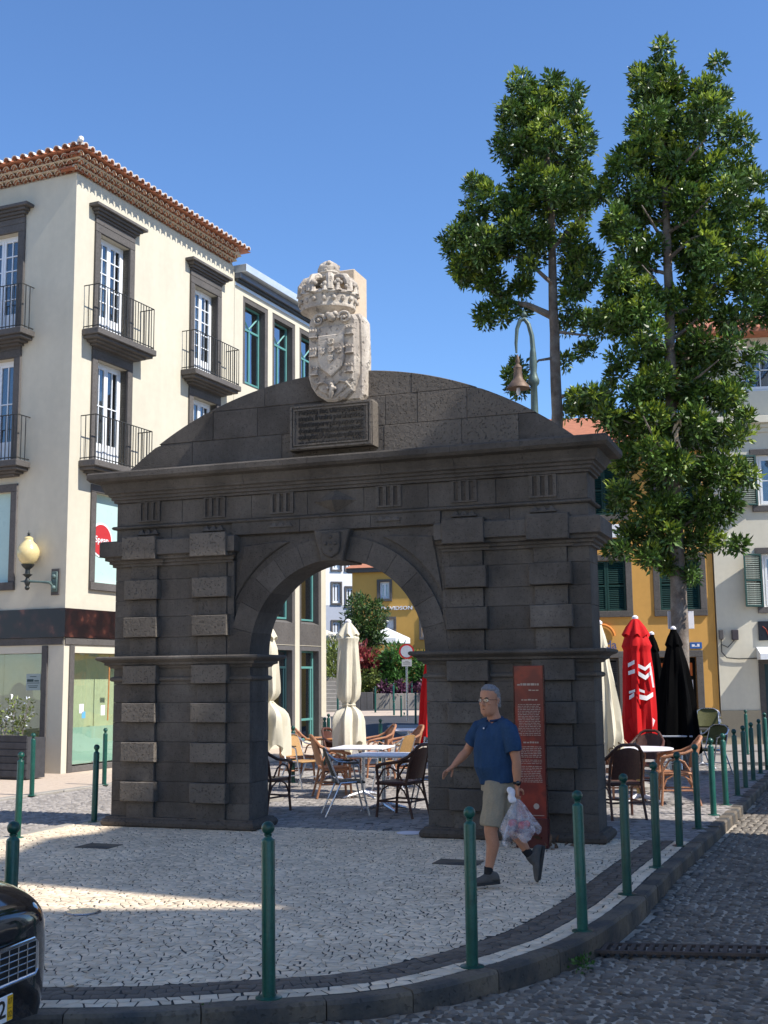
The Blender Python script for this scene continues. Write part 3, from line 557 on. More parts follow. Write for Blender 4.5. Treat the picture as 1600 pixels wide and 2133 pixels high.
for i in range(8):
    a = 2 * math.pi * (i + .5) / 8; p = [(-.04 + .37 * math.cos(a) * q, CY + .30 * math.sin(a) * q, z) for q, z in ((1, 6.62), (.98, 6.74), (.82, 6.83), (.55, 6.86), (.2, 6.85))]
    b = MB(); b.tube(p, [.06, .058, .055, .05, .045], 8); b.build('crown_arch', LIME, crown, True)
b = MB(); b.lathe([(.12, 6.82), (.15, 6.86), (.14, 6.90), (.155, 6.925), (.14, 6.95), (.15, 6.99), (.12, 7.06), (.06, 7.10), (0, 7.105)], 14, (-.03, CY, 0))
for i in range(12): a = i * 2.4; b.ball((-.03 + .12 * math.cos(a), CY + .12 * math.sin(a), 6.93 + .012 * i), .035, 7, 5)
b.build('crown_orb', LIME, crown, True)
coat.scale = (.87, 1, .83); coat.location = (.055, 0, .8175); crown.scale = (.91 / .87, .91, .91 / .83); crown.location = (-.12, -.02, -.605)
# ------------------------------------------------------------------ buildings: generic facade tools
def wallholes(mb, t0, t1, z0, z1, holes, depth=.28, mi=0, o=0.0):
    ts = sorted({t0, t1} | {h[0] for h in holes} | {h[1] for h in holes}); zs = sorted({z0, z1} | {h[2] for h in holes} | {h[3] for h in holes})
    for i in range(len(ts) - 1):
        for j in range(len(zs) - 1):
            tm, zm = (ts[i] + ts[i + 1]) / 2, (zs[j] + zs[j + 1]) / 2
            if not any(h[0] < tm < h[1] and h[2] < zm < h[3] for h in holes): mb.add([(ts[i], o, zs[j]), (ts[i + 1], o, zs[j]), (ts[i + 1], o, zs[j + 1]), (ts[i], o, zs[j + 1])], [(0, 1, 2, 3)], mi)
    for a, b, c, d in holes:
        mb.add([(a, o, c), (b, o, c), (b, o, d), (a, o, d), (a, o - depth, c), (b, o - depth, c), (b, o - depth, d), (a, o - depth, d)], [(0, 1, 5, 4), (1, 2, 6, 5), (2, 3, 7, 6), (3, 0, 4, 7)], mi)
def bx(P, t0, t1, o0, o1, z0, z1, name, mat, par, c=.008):
    b = MB(P); b.cbox(t0, t1, o0, o1, z0, z1, c) if c else b.box(t0, t1, o0, o1, z0, z1); return b.build(name, mat, par)
def surround(P, par, t0, t1, z0, z1, w=.17, o=.05, mat=TRIM, sill=True, name='stone_surround'):
    fr = bx(P, t0 - w, t0, -.24, o, z0, z1, name, mat, par)
    for (a, b_, c, d) in ((t1, t1 + w, z0, z1), (t0 - w, t1 + w, z1 + .002, z1 + w)): bx(P, a, b_, -.24, o, c, d, 'surround_stone', mat, fr)
    if sill: bx(P, t0 - w, t1 + w, -.24, o + .03, z0 - w, z0 - .002, 'sill', mat, fr)
    return fr
def french_window(P, par, t0, t1, z0, z1, rec=.17, cols=2, rows=5, mat=WPAINT, panel=.5, glass=GLASS, back=CURTAIN, leaves=2, fw=.07):
    w = MB(P); w.cbox(t0, t0 + fw, -rec - .06, -rec, z0, z1, .006); w.cbox(t1 - fw, t1, -rec - .06, -rec, z0, z1, .006); w.cbox(t0 + fw, t1 - fw, -rec - .06, -rec, z1 - fw, z1, .006); w.cbox(t0 + fw, t1 - fw, -rec - .06, -rec, z0, z0 + fw * .6, .006)
    win = w.build('window', mat, par); lw = (t1 - t0 - 2 * fw) / leaves
    for k in range(leaves):
        a = t0 + fw + k * lw + .004; b = a + lw - .008; lf = MB(P); q = .055
        lf.cbox(a, a + q, -rec - .045, -rec + .012, z0 + .04, z1 - fw, .004); lf.cbox(b - q, b, -rec - .045, -rec + .012, z0 + .04, z1 - fw, .004); lf.cbox(a + q, b - q, -rec - .045, -rec + .012, z1 - fw - q, z1 - fw, .004); lf.cbox(a + q, b - q, -rec - .045, -rec + .012, z0 + .04, z0 + .12, .004)
        zb = z0 + .12
        if panel: lf.cbox(a + q, b - q, -rec - .03, -rec, z0 + .12, z0 + panel, .01); zb = z0 + panel
        zt = z1 - fw - q
        for i in range(1, cols): x = a + q + (b - a - 2 * q) * i / cols; lf.box(x - .011, x + .011, -rec - .03, -rec + .004, zb, zt)
        for i in range(1, rows): z = zb + (zt - zb) * i / rows; lf.box(a + q, b - q, -rec - .03, -rec + .006, z - .011, z + .011)
        lf.build('leaf', mat, win)
        g = MB(P); g.box(a + q * .7, b - q * .7, -rec - .02, -rec - .014, zb, zt); g.build('pane', glass, win)
    if back:
        cv = MB(P); n = 24; vs = []
        for i in range(n + 1):
            x = t0 + (t1 - t0) * i / n; oo = -rec - .22 + .025 * math.sin(i * 2.1); vs += [(x, oo, z0), (x, oo, z1)]
        cv.add(vs, [(2 * i, 2 * i + 2, 2 * i + 3, 2 * i + 1) for i in range(n)]); cv.build('curtain', back, win, True)
    return win
def balcony(P, par, t0, t1, z, depth=.42, h=.92, bars=20):
    b = MB(P); b.cbox(t0, t1, 0, depth, z - .13, z, .012); b.cbox(t0 + .05, t1 - .05, 0, depth - .06, z - .19, z - .13, .008); sl = b.build('balcony', TRIM, par)
    b = MB(P)
    for k, (oo, zz) in enumerate(((depth - .16, z - .235), (depth - .25, z - .28))): b.cbox(t0 + .16 + .10 * k, t1 - .16 - .10 * k, 0, max(oo, .04), zz, zz + .05, .01)
    b.build('corbel', TRIM, sl)
    d = depth - .05; a, c = t0 + .05, t1 - .05
    for zz in (z + h, z + .05): b = MB(P); b.tube([(a, .0, zz), (a, d, zz)], .012, 6); b.tube([(a, d, zz), (c, d, zz)], .012, 6); b.tube([(c, d, zz), (c, 0, zz)], .012, 6); b.build('rail', IRON, sl)
    for i in range(bars + 1): x = a + (c - a) * i / bars; b = MB(P); b.box(x - .007, x + .007, d - .007, d + .007, z + .01, z + h); b.build('baluster', IRON, sl)
    for x in (a, c):
        for oo in (d * .33, d * .66): b = MB(P); b.box(x - .007, x + .007, oo - .007, oo + .007, z + .01, z + h); b.build('baluster', IRON, sl)
    return sl
def tile_mesh(r=.076, L=.42, n=7):
    b = MB(); vs = []
    for k, (y, rr) in enumerate(((0, r), (L, r * .86))):
        for j in range(n + 1): a = math.pi * j / n; vs.append((rr * math.cos(a), y, rr * math.sin(a)))
        for j in range(n + 1): a = math.pi * j / n; vs.append(((rr - .016) * math.cos(a), y, (rr - .016) * math.sin(a)))
    m = n + 1; fs = []
    for j in range(n): fs += [(j, j + 1, 2 * m + j + 1, 2 * m + j), (m + j + 1, m + j, 3 * m + j, 3 * m + j + 1), (j + 1, j, m + j, m + j + 1)]
    b.add(vs, fs); me = b.mesh('roof_tile'); me.polygons.foreach_set('use_smooth', [True] * len(me.polygons)); me.set_sharp_from_angle(angle=.7); return me
# ------------------------------------------------------------------ cream corner house with balconies (local x along the sunny side, y along the front)
house = thing('corner_house', 'cream three storey corner house with iron balconies and tiled eaves', 'house', L1C, L1A)
PR_ = lambda t, o, z: (t, -o, z)
PL_ = lambda t, o, z: (-o, t, z)
TOPZ = 12.08
cR1, cR2 = (.78, 1.80), (4.34, 5.36)
cL1 = (1.45, 2.50); cL2 = (4.6, 5.65)
holesR = [(a, b, z0, z1) for (a, b) in (cR1, cR2) for z0, z1 in ((8.86, 11.05), (6.14, 8.34))] + [(.85, 2.2, 3.72, 5.55), (4.2, 5.5, 3.72, 5.55)]
holesL = [(a, b, z0, z1) for (a, b) in (cL1, cL2) for z0, z1 in ((8.86, 11.05), (6.14, 8.34))] + [(1.42, 2.8, 3.72, 5.55), (4.5, 5.8, 3.72, 5.55)]
b = MB(PR_); wallholes(b, 0, 6.18, 2.45, TOPZ, holesR); b.P = PL_; wallholes(b, 0, 9.0, 2.45, TOPZ, holesL)
b.P = None; b.add([(6.18, 0, 2.45), (6.18, 9, 2.45), (6.18, 9, TOPZ), (6.18, 0, TOPZ), (0, 9, 2.45), (0, 9, TOPZ)], [(0, 1, 2, 3), (1, 4, 5, 2)]); wallo = b.build('wall', CREAM, house, fixn=False)
b = MB(PR_); wallholes(b, 0, 6.18, 0, 2.45, [(.30, 2.75, .12, 2.30), (3.2, 5.7, .12, 2.30)], .22); b.P = PL_; wallholes(b, 0, 9.0, 0, 2.45, [(.52, 3.6, .12, 2.30), (4.4, 8, .12, 2.3)], .22); b.build('ground_floor_wall', CREAM2, house, fixn=False)
b = MB(); b.box(.9, 6.0, .9, 8.9, .0, .1); b.box(1.2, 6.0, 1.2, 1.3, 0, 12.0); b.box(1.2, 1.3, 1.3, 8.9, 0, 12.0); b.build('inner_wall', CREAMIN, house)
for P, cols in ((PR_, (cR1, cR2)), (PL_, (cL1, cL2))):
    for (a, c) in cols:
        for z0, z1, top in ((8.86, 11.05, True), (6.14, 8.34, False)):
            fr = surround(P, house, a, c, z0, z1, .17, .05, sill=False)
            bx(P, a - .17, c + .17, 0, .05, z1 + .174, z1 + .30, 'frieze_stone', TRIM, fr)
            if top:
                for k, (e, oo, za, zb) in enumerate(((.17, .08, z1 + .302, z1 + .35), (.22, .13, z1 + .352, z1 + .41), (.27, .18, z1 + .412, z1 + .47), (.37, .24, z1 + .472, z1 + .54))): bx(P, a - e, c + e, 0, oo, za, zb, 'cornice_stone', TRIM, fr)
            else: bx(P, a - .19, c + .19, 0, .075, z1 + .302, z1 + .36, 'cornice_stone', TRIM, fr)
            french_window(P, house, a, c, z0, z1, .15, 2, 5 if top else 2, back=CURTAIN)
            m = (a + c) / 2; balcony(P, house, m - 1.01, m + 1.01, z0 - .01)
for P, hs in ((PR_, ((.85, 2.2), (4.2, 5.5))), (PL_, ((1.42, 2.8), (4.5, 5.8)))):
    for a, c in hs: surround(P, house, a, c, 3.72, 5.55, .16, .04); bx(P, a, c, -.16, -.12, 3.72, 5.55, 'window_film', FROST, house, 0)
SPR = M('red_sign', (.50, .035, .04), .4, var=.05); SPW = M('white_letter', (.8, .8, .8), .4, var=.02)
b = MB(PR_); b.P = lambda x, y, z: (1.22 + x, .115 - z * 1.0, 4.62 + y); b.lathe([(0, 0), (.32, 0), (.32, .012), (0, .012)], 28); sgn = b.build('round_sign', SPR, house, label='round red window sign')
b = MB(); b.P = lambda x, y, z: (1.22 + x, .117 - z, 4.62 + y); b.lathe([(0.32, .0), (.36, 0), (.36, .008), (.32, .008)], 28); b.build('sign_rim', SPW, sgn)
me = text_mesh('Spean', .19, .002); me.transform(STAND); me.materials.append(SPW); o = obj('sign_text', me, sgn); o.location = (1.22, .098, 4.62)
# sign band with a dark photographic print
def print_mat(name, base, c1, c2, sc):
    m = bpy.data.materials.new(name); m.use_nodes = True; nd = m.node_tree.nodes; L = m.node_tree.links; bs = nd['Principled BSDF']; bs.inputs['Roughness'].default_value = .3
    tc = nd.new('ShaderNodeTexCoord'); n = nd.new('ShaderNodeTexNoise'); n.inputs['Scale'].default_value = sc; n.inputs['Detail'].default_value = 4; L.new(tc.outputs['Object'], n.inputs[0])
    cr = nd.new('ShaderNodeValToRGB'); e = cr.color_ramp.elements; e[0].position = .46; e[0].color = (*base, 1); e[1].position = .60; e[1].color = (*c1, 1); q = e.new(.70); q.color = (*c2, 1); L.new(n.outputs[0], cr.inputs[0]); L.new(cr.outputs[0], bs.inputs['Base Color']); return m
PRINT = print_mat('dark_portrait_print', (.008, .004, .006), (.030, .010, .010), (.13, .045, .03), 3.4)
sb = MB(PR_); sb.box(0.0, 6.1, .0, .05, 2.60, 3.16); sb.P = PL_; sb.box(-.05, 9, .0, .05, 2.60, 3.16); sb.build('sign_band', PRINT, house, label='dark shop fascia printed with brownish portraits')
b = MB(PR_); b.cbox(0.01, 6.1, 0, .03, 2.455, 2.598, .006); b.P = PL_; b.cbox(.01, 9, 0, .03, 2.455, 2.598, .006); b.build('lintel', TRIM, house)
for P, hs in ((PR_, ((.30, 2.75), (3.2, 5.7))), (PL_, ((.52, 3.6), (4.4, 8.0)))):
    for a, c in hs:
        fr = bx(P, a - .14, a, -.2, .03, .0, 2.44, 'shop_surround', TRIM, house); bx(P, c, c + .14, -.2, .03, .0, 2.44, 'surround_stone', TRIM, fr); bx(P, a, c, -.2, .02, .0, .12, 'threshold', TRIM, fr)
        n = max(2, int((c - a) / .8))
        for k in range(n): x0 = a + (c - a) * k / n; x1 = a + (c - a) * (k + 1) / n; bx(P, x0 + .004, x1 - .004, -.10, -.09, .13, 2.29, 'shop_pane', GLASSC, house, 0); bx(P, x1 - .05, x1 + .0, -.105, -.085, .14, .17, 'pane_clip', STEEL, house, .002)
        bx(P, a, c, -.115, -.108, .14, .85 if P is PR_ else .2, 'frosted_film', FROST, house, 0)
        bx(P, a - .02, c + .02, -.46, -.45, .12, 2.3, 'shop_backdrop', GREENIN if P is PR_ else CREAMIN, house, 0)
b = MB(PR_); b.tube([(1.52, -.08, .95), (1.52, -.06, 2.25)], .014, 8); b.build('door_handle', WOODT, house)
for (t, z, w, h, mt) in ((.62, 1.12, .13, .18, WPLASTIC), (.70, 1.02, .11, .13, M('blue_sticker', (.12, .38, .62), .4)), (1.30, 1.06, .13, .2, WPLASTIC), (1.72, 1.72, .16, .1, CONCD)): bx(PR_, t, t + w, -.088, -.085, z, z + h, 'sticker', mt, house, 0)
POST = M('pale_green_notice', (.34, .40, .38), .4, var=.05); INK = M('dark_green_ink', (.02, .05, .05), .5)
nt = bx(PL_, .62, .97, -.088, -.084, 1.58, 1.90, 'notice', POST, house, 0)
b = MB(PL_); b.box(.79, .95, -.083, -.082, 1.745, 1.795); b.box(.66, .77, -.083, -.082, 1.75, 1.775)
for z, a, c in ((1.84, .72, .88), (1.715, .64, .95), (1.66, .68, .92), (1.63, .7, .9)): b.box(a, c, -.083, -.082, z, z + .012)
b.build('notice_print', INK, nt)
# tiled eaves: three stepped rows of half-round tiles, then the roof
roof = None
rb = MB(); e = .42; rb.add([(-e, -e, TOPZ + .33), (6.18 + .1, -e, TOPZ + .33), (6.28, 9, TOPZ + .33), (-e, 9, TOPZ + .33), (3, 3.2, TOPZ + 1.5), (6.28, 3.2, TOPZ + 1.5), (3, 9, TOPZ + 1.5)], [(0, 1, 5, 4), (0, 4, 6, 3), (4, 5, 6), (0, 3, 2, 1)]); roof = rb.build('roof', TILE, house, fixn=False)
tm = tile_mesh(); tm.materials.append(TILE); tmw = tile_mesh(.080, .10); tmw.materials.append(TILEW); tmc = tile_mesh(.082, .06); tmc.materials.append(TILEC)
def tile(me, x, y, z, rz, rx=0.0, name='roof_tile'):
    o = obj(name, me, roof); o.location = (x, y, z); o.rotation_euler = (rx, 0, rz)
for row in range(3):
    out = .10 + .125 * row; z = TOPZ + .02 + .095 * row
    n = 29
    for i in range(n): tile(tm, -.10 - out * .6 + i * .215 + (.1 if row % 2 else 0), -out, z, 0); tile(tmc, -.10 - out * .6 + i * .215 + (.1 if row % 2 else 0), -out - .004, z, 0, 0, 'tile_mortar')
    for i in range(24): tile(tm, -out, .05 - out * .6 + i * .215 + (.1 if row % 2 else 0), z, -math.pi / 2); tile(tmc, -out - .004, .05 - out * .6 + i * .215 + (.1 if row % 2 else 0), z, -math.pi / 2, 0, 'tile_mortar')
    b = MB(); b.box(-out + .10, 6.1, -out + .10, .0, z - .02, z + .0); b.box(-out + .10, 0.0, .0, 5.3, z - .02, z + .0); b.box(-out + .12, 6.1, -out + .12, .1, z + .0, z + .075); b.box(-out + .12, 0.1, .1, 5.3, z + .0, z + .075); b.build('eave_course', TILEC, roof)
for i in range(31): tile(tm, -.36 + i * .213, -.50, TOPZ + .31, 0, .22); tile(tmw, -.36 + i * .213, -.505, TOPZ + .322, 0, .22, 'tile_mortar')
for i in range(25): tile(tm, -.50, -.30 + i * .215, TOPZ + .31, -math.pi / 2, .22); tile(tmw, -.505, -.30 + i * .215, TOPZ + .322, -math.pi / 2, .22, 'tile_mortar')
b = MB(); b.tube([(-.50, -.50, TOPZ + .38), (-.42, -.42, TOPZ + .47), (-.2, -.2, TOPZ + .50), (.4, .4, TOPZ + .60)], [.03, .06, .06, .06], 8); b.build('hip_tile', TILEW, roof, True)
# wall lamp on the front
lamp = thing('wall_lamp', 'cream globe wall lamp on a green iron bracket at the corner', 'wall lamp', L1C + LN * 0 + Vector((0, 0, 0)), L1A)
PLm = lambda t, o, z: (-o, t, z)
ly, lz = .24, 3.68
b = MB(PLm); b.cbox(ly - .10, ly + .10, .0, .03, lz - .26, lz + .26, .008); b.build('wall_plate', TRIM, lamp)
LG = M('verdigris_iron', (.10, .15, .14), .6, var=.3, scale=12, metal=.2); LK = M('lamp_dark_iron', (.03, .035, .035), .5, metal=.3)
b = MB(PLm); b.cbox(ly - .07, ly + .07, .03, .06, lz - .2, lz + .2, .01); b.ball((ly, .07, lz + .1), .05); b.ball((ly, .07, lz - .12), .05); b.tube([(ly, .06, lz - .12), (ly + .02, .12, lz - .05), (ly + .04, .16, lz - .02)], .022, 8); b.build('bracket', LG, lamp, True)
b = MB(PLm); b.tube([(ly + .03, .10, lz - .02), (ly + .25, .16, lz), (ly + .52, .22, lz + .02)], [.03, .022, .026], 10); b.tube([(ly + .52, .22, lz + .02), (ly + .66, .25, lz + .02)], [.03, .008], 8); b.build('arm', LG, lamp, True)
lx_, lo_ = ly + .52, .22
b = MB(PLm); b.P = lambda x, y, z: (-(lo_ + y), lx_ + x, lz + z); b.lathe([(.0, -.16), (.03, -.15), (.05, -.11), (.03, -.08), (.045, -.04), (.06, .0), (.045, .05), (.03, .09), (.07, .13), (.10, .15), (.05, .17), (.045, .25), (.10, .30), (.12, .33), (.13, .35), (0, .36)], 16); b.build('stem', LK, lamp, True)
b = MB(); b.P = lambda x, y, z: (-(lo_ + y), lx_ + x, lz + z); b.lathe([(.10, .35), (.17, .42), (.215, .53), (.22, .62), (.19, .69), (.175, .71), (.17, .73), (.10, .80), (.085, .83), (.09, .87), (.05, .90), (0, .91)], 24); b.build('globe', M('cream_lamp_glass', (.72, .58, .28), .25, var=.05, coat=.4), lamp, True)
b = MB(); b.P = lambda x, y, z: (-(lo_ + y), lx_ + x, lz + z); b.lathe([(.05, .90), (.02, .93), (.03, .96), (.012, .99), (0, 1.04)], 12); b.build('finial', LK, lamp, True)
# planter with an oleander at the left
pla = thing('planter_box', 'dark slatted wooden planter box in front of the shop window', 'planter', (-7.59, 22.0, 0), L1A - math.pi / 2)
WD = M('dark_plank', (.045, .045, .05), .75, var=.25, scale=8, bump=.4, bscale=40, rnd=.15)
for k in range(6): b = MB(); b.cbox(-1.0, 1.25, -.02, .0, .05 + k * .125, .165 + k * .125, .006); b.build('plank', WD, pla); b = MB(); b.cbox(-1.02, -1.0, 0, .5, .05 + k * .125, .165 + k * .125, .006); b.build('plank', WD, pla)
b = MB(); b.box(-.98, 1.24, .01, .5, .02, .74); b.build('soil_box', WD, pla)
# ------------------------------------------------------------------ modern annex with teal windows (same street front)
GLASSR = glass_mat('reflective_glass', (.35, .42, .48), 2.2)
annex = thing('modern_annex', 'cream annex with deep grey stone window bays and zinc cornice', 'building', L1C, L1A)
bays = [(6.74, 7.76), (8.26, 9.27), (9.78, 10.80)]; lev = [(.10, 2.50), (3.32, 5.3), (6.2, 8.4), (9.28, 11.32)]
b = MB(PR_); wallholes(b, 6.19, 11.22, 0, 11.72, [(a - .13, c + .13, z0 - (.13 if z0 > 1 else 0) - (.55 if 3 < z0 < 4 else 0), z1 + .13) for a, c in bays for z0, z1 in lev], .05); b.P = None
b.add([(11.22, 0, 0), (11.22, 8, 0), (11.22, 8, 11.72), (11.22, 0, 11.72), (6.19, 0, 11.72), (6.19, 8, 11.72)], [(0, 1, 2, 3), (3, 2, 5, 4)]); b.build('wall', CREAM, annex, fixn=False)
b = MB(); b.box(6.4, 11.0, 1.4, 1.5, 0, 11.6); b.build('inner_wall', M('dim_office_wall', (.16, .19, .22), .8, var=.3, scale=.8), annex)
for a, c in bays:
    for li, (z0, z1) in enumerate(lev):
        b = MB(PR_); zb = z0 - (.0 if li == 0 else .13) - (.55 if li == 1 else 0); d = .27
        b.box(a - .13, a, -d, -.015, zb, z1 + .13); b.box(c, c + .13, -d, -.015, zb, z1 + .13); b.box(a, c, -d, -.015, z1, z1 + .13)
        if li: b.add([(a, -.015, zb), (c, -.015, zb), (c, -.015, z0 - .10), (a, -.015, z0 - .10), (a, -d, z0), (c, -d, z0), (a, -d, zb), (c, -d, zb)], [(0, 1, 2, 3), (3, 2, 5, 4), (0, 3, 4, 6), (1, 7, 5, 2)])
        b.build('bay_surround', TRIM if li else CONCD, annex)
        mt = TEAL if (li != 0 or a > 9) else DTEAL; w = MB(PR_); r0 = -.22; tr = z1 - (.62 if li != 0 else .45)
        for (p, q, s_, t_) in ((a, a + .05, z0, z1), (c - .05, c, z0, z1), (a + .05, c - .05, z1 - .05, z1), (a + .05, c - .05, z0, z0 + .05), (a + .05, c - .05, tr - .03, tr + .03)): w.cbox(p, q, r0 - .03, r0 + .03, s_, t_, .005)
        if li == 3:
            m = (a + c) / 2; w.cbox(m - .03, m + .03, r0 - .03, r0 + .03, z0 + .05, tr - .03, .005); w.tube([(a + .05, r0, tr + .45), (m, r0, tr + .05)], .025, 4); w.tube([(c - .05, r0, tr + .45), (m, r0, tr + .05)], .025, 4)
        if li == 0: w.cbox(a + .12, a + .17, r0 - .02, r0 + .03, z0 + .05, tr - .03, .005); w.cbox(c - .17, c - .12, r0 - .02, r0 + .03, z0 + .05, tr - .03, .005); w.cbox(a + .05, c - .05, r0 - .02, r0 + .03, .62, .68, .005)
        wn_ = w.build('window' if li else 'glass_door', mt, annex)
        bx(PR_, a + .04, c - .04, r0 - .006, r0, z0 + .04, tr, 'pane', GLASSR, wn_, 0); bx(PR_, a + .04, c - .04, r0 - .006, r0, tr + .02, z1 - .04, 'pane', GLASSR, wn_, 0)
for k, (o0, z0, z1, mt) in enumerate(((.03, 11.60, 11.70, METALC), (.10, 11.70, 11.78, IRON), (.18, 11.78, 11.92, M('blue_grey_metal', (.14, .16, .20), .45, metal=.3)), (.34, 11.92, 12.12, METALC))): bx(PR_, 6.20, 11.22 + o0, -.3, o0, z0 + .002, z1, 'cornice', mt, annex)
b = MB(); b.box(6.22, 11.2, .31, 8, 11.73, 12.1); b.build('parapet', METALC, annex)
# ------------------------------------------------------------------ right-hand houses (local x along the fronts, y away)
R0 = Vector((8.37, 29.92, 0)); RA = math.radians(-8)
def shutter(P, par, t0, t1, z0, z1, o=.0, mat=SHUT):
    sh = MB(P); f = .05; m = (z0 + z1) / 2
    for a, b_, c, d in ((t0, t0 + f, z0, z1), (t1 - f, t1, z0, z1), (t0 + f, t1 - f, z0, z0 + f), (t0 + f, t1 - f, z1 - f, z1), (t0 + f, t1 - f, m - f / 2, m + f / 2)): sh.cbox(a, b_, o, o + .04, c, d, .004)
    so_ = sh.build('shutter', mat, par); n = int((z1 - z0) / .048)
    sm = MB(P); sm.add([(t0 + f, o + .005, 0), (t1 - f, o + .005, 0), (t1 - f, o + .03, -.034), (t0 + f, o + .03, -.034), (t0 + f, o + .012, -.04), (t1 - f, o + .012, -.04)], [(0, 1, 2, 3), (3, 2, 5, 4)]); me = sm.mesh('slat')
    me.materials.append(mat)
    for i in range(n):
        z = z0 + f + .03 + i * .048
        if z < z1 - f and abs(z - .017 - m) > .045: q = obj('slat', me, so_); q.location = (0, 0, z)
    return so_
yh = thing('ochre_house', 'ochre yellow house with closed green shutters behind the trees', 'house', R0, RA)
wins = [(-1.34, -.34), (-3.16, -2.19)]
b = MB(PR_); hs = [(a, c, z0, z1) for a, c in wins for z0, z1 in ((3.39, 4.68), (5.88, 7.19))] + [(-2.0, -.52, 0, 2.19), (-3.6, -2.45, .9, 2.19), ]
wallholes(b, -3.8, 0, 0, 7.72, hs, .25); b.P = None; b.add([(-3.8, 0, 0), (-3.8, 9, 0), (-3.8, 9, 7.72), (-3.8, 0, 7.72)], [(0, 1, 2, 3)]); b.build('wall', YELLOW, yh, fixn=False)
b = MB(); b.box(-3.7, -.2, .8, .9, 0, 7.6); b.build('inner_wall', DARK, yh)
for a, c in wins:
    for z0, z1 in ((3.39, 4.68), (5.88, 7.19)): surround(PR_, yh, a, c, z0, z1, .16, .03); m = (a + c) / 2; shutter(PR_, yh, a, m - .003, z0, z1, -.06); shutter(PR_, yh, m + .003, c, z0, z1, -.06)
for a, c, z0 in ((-2.0, -.52, 0), (-3.6, -2.45, .9)): surround(PR_, yh, a, c, z0, 2.19, .17, .035, sill=z0 > 0)
bx(PR_, -1.95, -.6, -.2, -.16, 1.72, 2.05, 'door_sign', M('orange_sign', (.62, .14, .02), .5), yh); bx(PR_, -1.5, -1.45, -.2, -.14, 0, 2.1, 'door_post', IRON, yh); bx(PR_, -.72, -.6, -.16, -.15, 1.2, 1.62, 'notice', WPLASTIC, yh)
shutter(PR_, yh, -3.6, -3.03, .9, 2.18, -.1, CONCD); shutter(PR_, yh, -3.02, -2.45, .9, 2.18, -.1, CONCD)
BLUE = M('blue_enamel', (.02, .10, .32), .3); pls = bx(PR_, -.66, -.36, .0, .02, 2.40, 2.56, 'street_plate', BLUE, yh, .004); b = MB(PR_)
for a, w, h in ((-.61, .07, .06), (-.53, .04, .02), (-.48, .06, .07)): b.box(a, a + w, .0205, .022, 2.45, 2.45 + h)
b.build('plate_lettering', WPLASTIC, pls)
b = MB(PR_); b.cbox(-1.86, -1.72, 0, .1, 2.48, 2.60, .01); b.tube([(-1.8, .1, 2.55), (-1.7, .2, 2.53)], .03, 8); b.build('wall_camera', WPLASTIC, yh)
b = MB(PR_); b.tube([(-2.85 + .32 * math.cos(a), .05, 2.72 + .32 * math.sin(a)) for a in np.linspace(.1, 2.2, 14)], .035, 8); b.build('orange_sign_arc', M('orange_tube', (.60, .20, .03), .5), yh, True)
me = text_mesh('da', .3, .02); me.transform(STAND); me.materials.append(M('blue_letter', (.08, .10, .22), .4)); o = obj('sign_text', me, yh); o.location = (-2.62, -.05, 2.52)
bx(PR_, -2.9, -2.1, .0, .08, 5.28, 5.62, 'white_sign', WPAINT, yh)
b = MB(); b.add([(-4.1, -.4, 7.7), (.05, -.4, 7.7), (.05, 4.2, 9.4), (-4.1, 4.2, 9.4), (.05, 8.6, 7.7), (-4.1, 8.6, 7.7)], [(0, 1, 2, 3), (3, 2, 4, 5)]); yr = b.build('roof', TILE, yh, fixn=False)
bx(PR_, -3.9, 0.0, 0, .22, 7.5, 7.69, 'eave_moulding', TRIM, yh)
for i in range(19): o = obj('roof_tile', tm, yr); o.location = (-4.0 + i * .22, -.46, 7.72); o.rotation_euler = (.35, 0, 0)
for i in range(19): o = obj('roof_tile', tm, yr); o.location = (-4.0 + i * .22, -.08, 7.86); o.rotation_euler = (.36, 0, 0)

ch = thing('cream_house', 'pale cream house with open green shutters at the right edge', 'house', R0 + Vector((0, -.06, 0)), RA)
cw = [(1.20, 2.15), (4.0, 4.95)]
b = MB(PR_); hs = [(a, c, z0, z1) for a, c in cw for z0, z1 in ((3.42, 4.76), (6.0, 7.3))] + [(1.12, 2.3, 0, 2.0), (3.6, 5, .5, 2.0)]
wallholes(b, .02, 8, .0, 8.0, hs, .22); b.P = None; b.add([(8, 0, 0), (8, 9, 0), (8, 9, 8), (8, 0, 8), (.02, 0, 0), (.02, 9, 0), (.02, 9, 10.6), (.02, 0, 8)], [(0, 1, 2, 3), (4, 5, 6, 7)]); b.build('wall', CREAM3, ch, fixn=False)
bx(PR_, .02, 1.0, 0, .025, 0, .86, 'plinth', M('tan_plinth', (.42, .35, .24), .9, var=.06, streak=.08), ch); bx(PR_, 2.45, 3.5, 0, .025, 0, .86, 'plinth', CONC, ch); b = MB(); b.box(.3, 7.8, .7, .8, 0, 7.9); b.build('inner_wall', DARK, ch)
for a, c in cw:
    for z0, z1 in ((3.42, 4.76), (6.0, 7.3)):
        fr = surround(PR_, ch, a, c, z0, z1, .16, .03); french_window(PR_, ch, a, c, z0, z1, .08, 1, 2, panel=0)
        sh = shutter(lambda t, o, z: (a - .02 - t * .93, -.03 - t * .36 - o, z), ch, 0, .5, z0, z1); sh = shutter(lambda t, o, z: (c + .02 + t * .93, -.03 - t * .36 - o, z), ch, 0, .5, z0, z1)
for za, zb, oo in ((7.9, 8.02, .05), (8.022, 8.12, .10), (8.122, 8.3, .2)): bx(PR_, -.0, 8, 0, oo, za, zb, 'cornice', CREAM3, ch)
